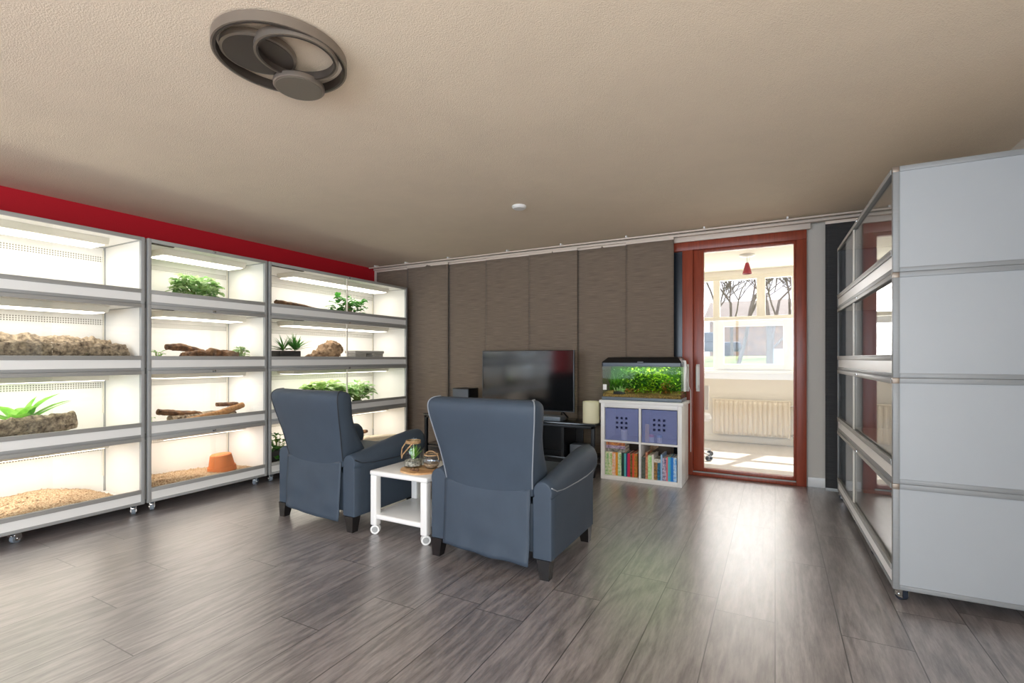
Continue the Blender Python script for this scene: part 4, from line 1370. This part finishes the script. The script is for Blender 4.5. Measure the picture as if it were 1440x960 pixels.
log_mesh([(-0.27, -0.12, 0.068), (-0.21, -0.12, 0.072), (-0.16, -0.12, 0.066)], [0.022, 0.026, 0.02], 61, 0.15, 0.8, 14, 5).build('black_stone', M_black, aq)
B(-aw + 0.012, -aw + 0.05, -ad - 0.003, -ad + 0.002, 0.10, 0.155, 0.003).build('thermometer', M_white, aq)
MB().box(aw + 0.001, aw + 0.022, -0.06, -0.02, 0.10, 0.385, 0.004).box(aw - 0.03, aw + 0.022, -0.05, -0.03, 0.375, 0.395, 0.003).build('clip_on_filter', M_white, aq)
MB().tube([(aw + 0.02, -0.03, 0.25), (aw + 0.04, -0.02, 0.16), (aw + 0.05, 0.05, 0.10), (aw + 0.045, 0.10, -0.02), (aw + 0.04, 0.13, -0.5)], 0.003, 6).build('cable', M_white, aq)

# ------------------------------------------------------------------ armchairs
def rrect(w, y0, y1, r, z, n=5):
    """rounded rectangle ring in the xy plane"""
    pts = []
    for cx, cy, a0 in ((w - r, y1 - r, 0), (-w + r, y1 - r, PI / 2), (-w + r, y0 + r, PI), (w - r, y0 + r, 3 * PI / 2)):
        for k in range(n + 1):
            a = a0 + (PI / 2) * k / n
            pts.append((cx + r * math.cos(a), cy + r * math.sin(a), z))
    return pts


def armchair(label, loc, rz, piping):
    t = thing('armchair', label, 'armchair', loc, rz, 'recliner armchairs facing the television')
    # --- winged back: stations (z, half width, rear y, wing front y)
    st0 = [(0.44, 0.285, -0.395, -0.15), (0.50, 0.290, -0.405, -0.165), (0.57, 0.297, -0.420, -0.205), (0.66, 0.310, -0.440, -0.270), (0.76, 0.327, -0.468, -0.325),
           (0.85, 0.343, -0.492, -0.352), (0.905, 0.350, -0.504, -0.362), (0.938, 0.350, -0.503, -0.370), (0.957, 0.344, -0.492, -0.384), (0.969, 0.332, -0.474, -0.402), (0.974, 0.315, -0.455, -0.420)]
    st = []
    for i in range(len(st0) - 1):
        p0, p1, p2, p3 = st0[max(i - 1, 0)], st0[i], st0[i + 1], st0[min(i + 2, len(st0) - 1)]
        for j in range(4):
            u = j / 4
            st.append(tuple(0.5 * (2 * b + (c - a) * u + (2 * a - 5 * b + 4 * c - d) * u * u + (3 * b - a - 3 * c + d) * u ** 3) for a, b, c, d in zip(p0, p1, p2, p3)))
    st.append(st0[-1])
    rings = []
    for z, w, yr, yf in st:
        d = yf - yr
        ins = min(0.06, d * 0.4)
        half = [(0.0, yr - 0.012), (w * 0.4, yr - 0.011), (w * 0.75, yr - 0.007), (w - 0.012, yr), (w - 0.004, yr + 0.004), (w, yr + 0.012), (w + 0.007, yr + d * 0.35), (w + 0.006, yr + d * 0.65),
                (w - 0.002, yf - 0.022), (w - 0.010, yf - 0.008), (w - 0.024, yf), (w - 0.042, yf - 0.006), (w - 0.058, yf - ins * 0.5), (w - 0.075, yf - ins * 0.9), (w * 0.4, yf - ins), (0.0, yf - ins)]
        ring_ = half + [(-x_, y_) for x_, y_ in reversed(half[1:-1])]
        rings.append([(x_, y_, z) for x_, y_ in ring_])
    bk = MB().loft(rings).build('backrest', M_fabric, t, angle=75)
    for s in (-1, 1):
        pts = [(s * (w - 0.002), yr + 0.003, z) for z, w, yr, yf in st[3:]]
        pts += [(s * (w - 0.002), yr + (yf - yr) * k, z + 0.001) for z, w, yr, yf in (st[-1],) for k in (0.5, 0.9)]
        MB().tube(pts, 0.0038, 8).build('piping', piping, bk)
    # inner back cushion
    rings = []
    for z, yo, w in ((0.46, -0.12, 0.225), (0.50, -0.09, 0.24), (0.62, -0.19, 0.245), (0.74, -0.285, 0.25), (0.84, -0.335, 0.25), (0.89, -0.36, 0.235)):
        rings.append(rrect(w, yo - 0.13, yo - 0.03, 0.04, z))
    MB().loft(rings).build('back_cushion', M_fabric, t, subsurf=1)
    # --- rear skirt hanging under the back, slightly loose and flared to one corner
    def sk(u, v):
        x_ = -0.295 + 0.572 * u
        bulge = 0.018 * math.sin(PI * u) * (1 - v) + 0.016 * (1 - v) * noise.noise(Vector((u * 4.2, v * 3.2, loc[0])))
        hang = 0.022 * (u - 0.4) * (1 - v)
        return (x_ * (1 + 0.02 * (1 - v)), -0.402 - 0.035 * (1 - v) * (0.4 + 0.6 * u) - bulge, 0.085 - hang + 0.395 * v)
    MB().grid(sk, 22, 18).build('rear_skirt', M_fabric, t, solid=0.006)
    MB().box(-0.285, 0.285, -0.385, 0.20, 0.13, 0.40, 0.01).build('seat_base', M_fabric, t)
    MB().box(-0.275, 0.275, -0.22, 0.33, 0.385, 0.49, 0.04, 4).build('seat_cushion', M_fabric, t)
    MB().box(-0.275, 0.275, 0.20, 0.33, 0.12, 0.385, 0.03, 3).build('footrest', M_fabric, t)
    # --- arms
    for s in (-1, 1):
        xi, xo = s * 0.288, s * 0.400
        a0, a1 = min(xi, xo), max(xi, xo)
        xm = (xi + xo) / 2
        rings = []
        # cross-sections from the rear panel to the rounded front scroll: (y, centre z, half width, half height)
        for y_, zc, hw_, hh_ in ((-0.400, 0.470, 0.046, 0.045), (-0.400, 0.470, 0.052, 0.054), (-0.396, 0.470, 0.056, 0.060), (-0.33, 0.472, 0.058, 0.066), (-0.20, 0.484, 0.062, 0.076), (-0.05, 0.500, 0.066, 0.086),
                                 (0.10, 0.515, 0.070, 0.096), (0.22, 0.522, 0.073, 0.103), (0.30, 0.524, 0.073, 0.103), (0.335, 0.524, 0.068, 0.097), (0.357, 0.524, 0.056, 0.080), (0.368, 0.524, 0.036, 0.052), (0.371, 0.524, 0.012, 0.02)):
            yl = min(y_, 0.285)
            ed = 0.056 if y_ > -0.399 else hw_
            ring_ = [(xm + s * ed, yl, 0.108), (xm + s * ed, yl, 0.25), (xm + s * ed, yl, 0.40), (xm + s * ed, yl + (y_ - yl) * 0.2, 0.440)]
            for k in range(15):
                a = -0.5 + (PI + 1.0) * k / 14
                ring_.append((xm + s * (0.003 + hw_ * math.cos(a)), y_, zc + hh_ * math.sin(a)))
            ring_ += [(xm - s * ed, yl + (y_ - yl) * 0.2, 0.440), (xm - s * ed, yl, 0.40), (xm - s * ed, yl, 0.25), (xm - s * ed, yl, 0.108)]
            rings.append(ring_)
        am = MB().loft(rings).build('arm', M_fabric, t, angle=50)
        if s > 0:
            pts = [(xo + 0.001, -0.395, 0.500), (xo + 0.002, -0.33, 0.470), (xo + 0.003, -0.22, 0.458), (xo + 0.004, 0.0, 0.452), (xo + 0.006, 0.15, 0.455), (xo + 0.008, 0.25, 0.468), (xo + 0.010, 0.30, 0.49), (xo + 0.004, 0.335, 0.52)]
            MB().tube(pts, 0.004, 8).build('piping', piping, am)
    # --- tapered legs
    for sx in (-1, 1):
        for (yo, yi) in ((-0.41, 1), (0.285, -1)):
            cx = sx * 0.355
            top = 0.108
            y0, y1 = (yo, yo + 0.075) if yi > 0 else (yo - 0.075, yo)
            tp = [(cx - 0.038, y0, top), (cx + 0.038, y0, top), (cx + 0.038, y1, top), (cx - 0.038, y1, top)]
            sh = -sx * 0.016
            yb0, yb1 = (y0 + 0.004, y1 - 0.022) if yi > 0 else (y0 + 0.022, y1 - 0.004)
            bt = [(cx - 0.026 - sh * 0.4, yb0, 0), (cx + 0.026 - sh * 0.4, yb0, 0), (cx + 0.026 - sh * 0.4, yb1, 0), (cx - 0.026 - sh * 0.4, yb1, 0)]
            MB().loft([bt, tp]).build('leg', M_blackwood, t, smooth=False)
    return t


armchair('slate blue recliner armchair seen from behind, right of the white side table', (-1.46, 2.83, 0), 0.0, M_piping)
armchair('slate blue recliner armchair standing nearest to the lit terrariums', (-2.94, 2.875, 0), math.radians(-1.0), M_pipingdark)

# ------------------------------------------------------------------ side table with decorations
st_ = thing('side_table', 'white square side table on casters between the two armchairs', 'table', (-2.205, 2.755, 0))
hwt = 0.245
MB().box(-hwt, hwt, -hwt, hwt, 0.400, 0.435, 0.012, 3).build('tabletop', M_white, st_)
MB().box(-hwt + 0.008, hwt - 0.008, -hwt + 0.008, hwt - 0.008, 0.105, 0.140, 0.010, 3).build('lower_shelf', M_white, st_)
for sx in (-1, 1):
    for sy in (-1, 1):
        cx, cy = sx * (hwt - 0.030), sy * (hwt - 0.030)
        lg = MB().box(cx - 0.026, cx + 0.026, cy - 0.026, cy + 0.026, 0.06, 0.402, 0.008, 3).build('leg', M_white, st_)
        a = -0.95 + sx * 0.15
        mt = TR(cx, cy, 0.031) @ RZ(a)
        cs = MB().tube([(-0.020, 0, 0), (-0.004, 0, 0)], 0.031, 20, mtx=mt).tube([(0.004, 0, 0), (0.020, 0, 0)], 0.031, 20, mtx=mt).build('caster', M_white, lg)
        MB().tube([(-0.022, 0, 0), (0.022, 0, 0)], 0.020, 16, mtx=mt).tube([(0, 0, 0), (0, 0, 0.032)], 0.008, 8, mtx=mt).build('wheel_hub', M_alu, cs)
TT = 0.435
cb = MB()
co = [(-0.115 + 0.02 * math.cos(3 * a) + 0, 0) for a in (0,)]
ringp = []
for k in range(40):
    a = 2 * PI * k / 40
    r = 1 + 0.12 * noise.noise(Vector((math.cos(a) * 1.5, math.sin(a) * 1.5, 3)))
    ringp.append((0.145 * r * math.cos(a), 0.12 * r * math.sin(a)))
cb.loft([[(p[0], p[1], 0) for p in ringp], [(p[0], p[1], 0.010) for p in ringp], [(p[0] * 0.985, p[1] * 0.985, 0.012) for p in ringp]])
o = cb.build('wooden_board', M_coaster)
o.location = (-2.135, 2.665, TT)
tag(o, 'pale wood slice board lying on the white side table', 'board')
BT = TT + 0.012
jr = thing('terrarium_jar', 'glass jar with a green succulent, pebbles and a rope handle on the side table', 'jar', (-2.215, 2.69, BT))
jr.scale = (1.12, 1.12, 1.15)
MB().lathe([(0, 0.0), (0.052, 0.0), (0.058, 0.008), (0.056, 0.09), (0.045, 0.135), (0.040, 0.15), (0.042, 0.165), (0.039, 0.165), (0.037, 0.15), (0.042, 0.133), (0.053, 0.09), (0.054, 0.012), (0, 0.006)], 36).build('glass', glass_mat('jar_glass', (0.96, 0.98, 0.97), 0.8, 0.02, 0.03), jr)
MB().lathe([(0, 0.007), (0.052, 0.012), (0.053, 0.04), (0.03, 0.048), (0, 0.05)], 28).build('pebbles', M_pebble, jr)
f = MB()
for k in range(24):
    leaf(f, (rnd.uniform(-0.008, 0.008), rnd.uniform(-0.008, 0.008), 0.048), rnd.uniform(0, 6.28), rnd.uniform(0.8, 1.5), rnd.uniform(0.06, 0.10), 0.020, 0.1, 0.2, 0, 'lance', rnd)
f.build('succulent', M_leaf, jr)
m = MB()
for z in (0.146, 0.152, 0.158):
    m.tube([(0.0435 * math.cos(2 * PI * k / 24), 0.0435 * math.sin(2 * PI * k / 24), z) for k in range(25)], 0.0032, 6)
m.tube([(-0.045, -0.012, 0.150), (-0.072, -0.02, 0.11), (-0.078, -0.02, 0.07), (-0.066, -0.03, 0.052), (-0.048, -0.045, 0.075), (0.0, -0.062, 0.112), (0.030, -0.046, 0.150)], 0.004, 8)
m.build('rope_handle', M_rope, jr)
bwl = thing('glass_bowl', 'round glass bowl with a rope ring beside the armchair back', 'bowl', (-2.078, 2.715, BT))
MB().lathe([(0, 0), (0.03, 0), (0.052, 0.02), (0.060, 0.05), (0.052, 0.085), (0.040, 0.098), (0.037, 0.096), (0.049, 0.083), (0.056, 0.05), (0.049, 0.023), (0.028, 0.004), (0, 0.004)], 36).build('glass', glass_mat('bowl_glass', (0.90, 0.93, 0.96), 1.0, 0.03, 0.07), bwl)
m = MB()
m.tube([(0.047 * math.cos(2 * PI * k / 24), 0.047 * math.sin(2 * PI * k / 24), 0.094) for k in range(25)], 0.005, 8)
m.tube([(0.062 * math.cos(a), 0.0, 0.062 + 0.056 * math.sin(a)) for a in [PI * k / 12 for k in range(13)]], 0.004, 8)
m.build('rope_ring', M_rope, bwl)
MB().lathe([(0, 0.004), (0.03, 0.006), (0.05, 0.024), (0.053, 0.036), (0, 0.040)], 28).build('sand', M_chips, bwl)
wl = MB()
for k in range(6):
    wl.box(-0.03 + 0.012 * k, -0.020 + 0.012 * k, -0.004, 0.004, 0, 0.008 + 0.006 * (k % 3), 0.001)
o = wl.build('pine_cone_scales', M_corkbrown)
o.location = (-2.135, 2.595, BT)
tag(o, 'little row of dark bark scales at the front of the wood slice board', 'ornament')
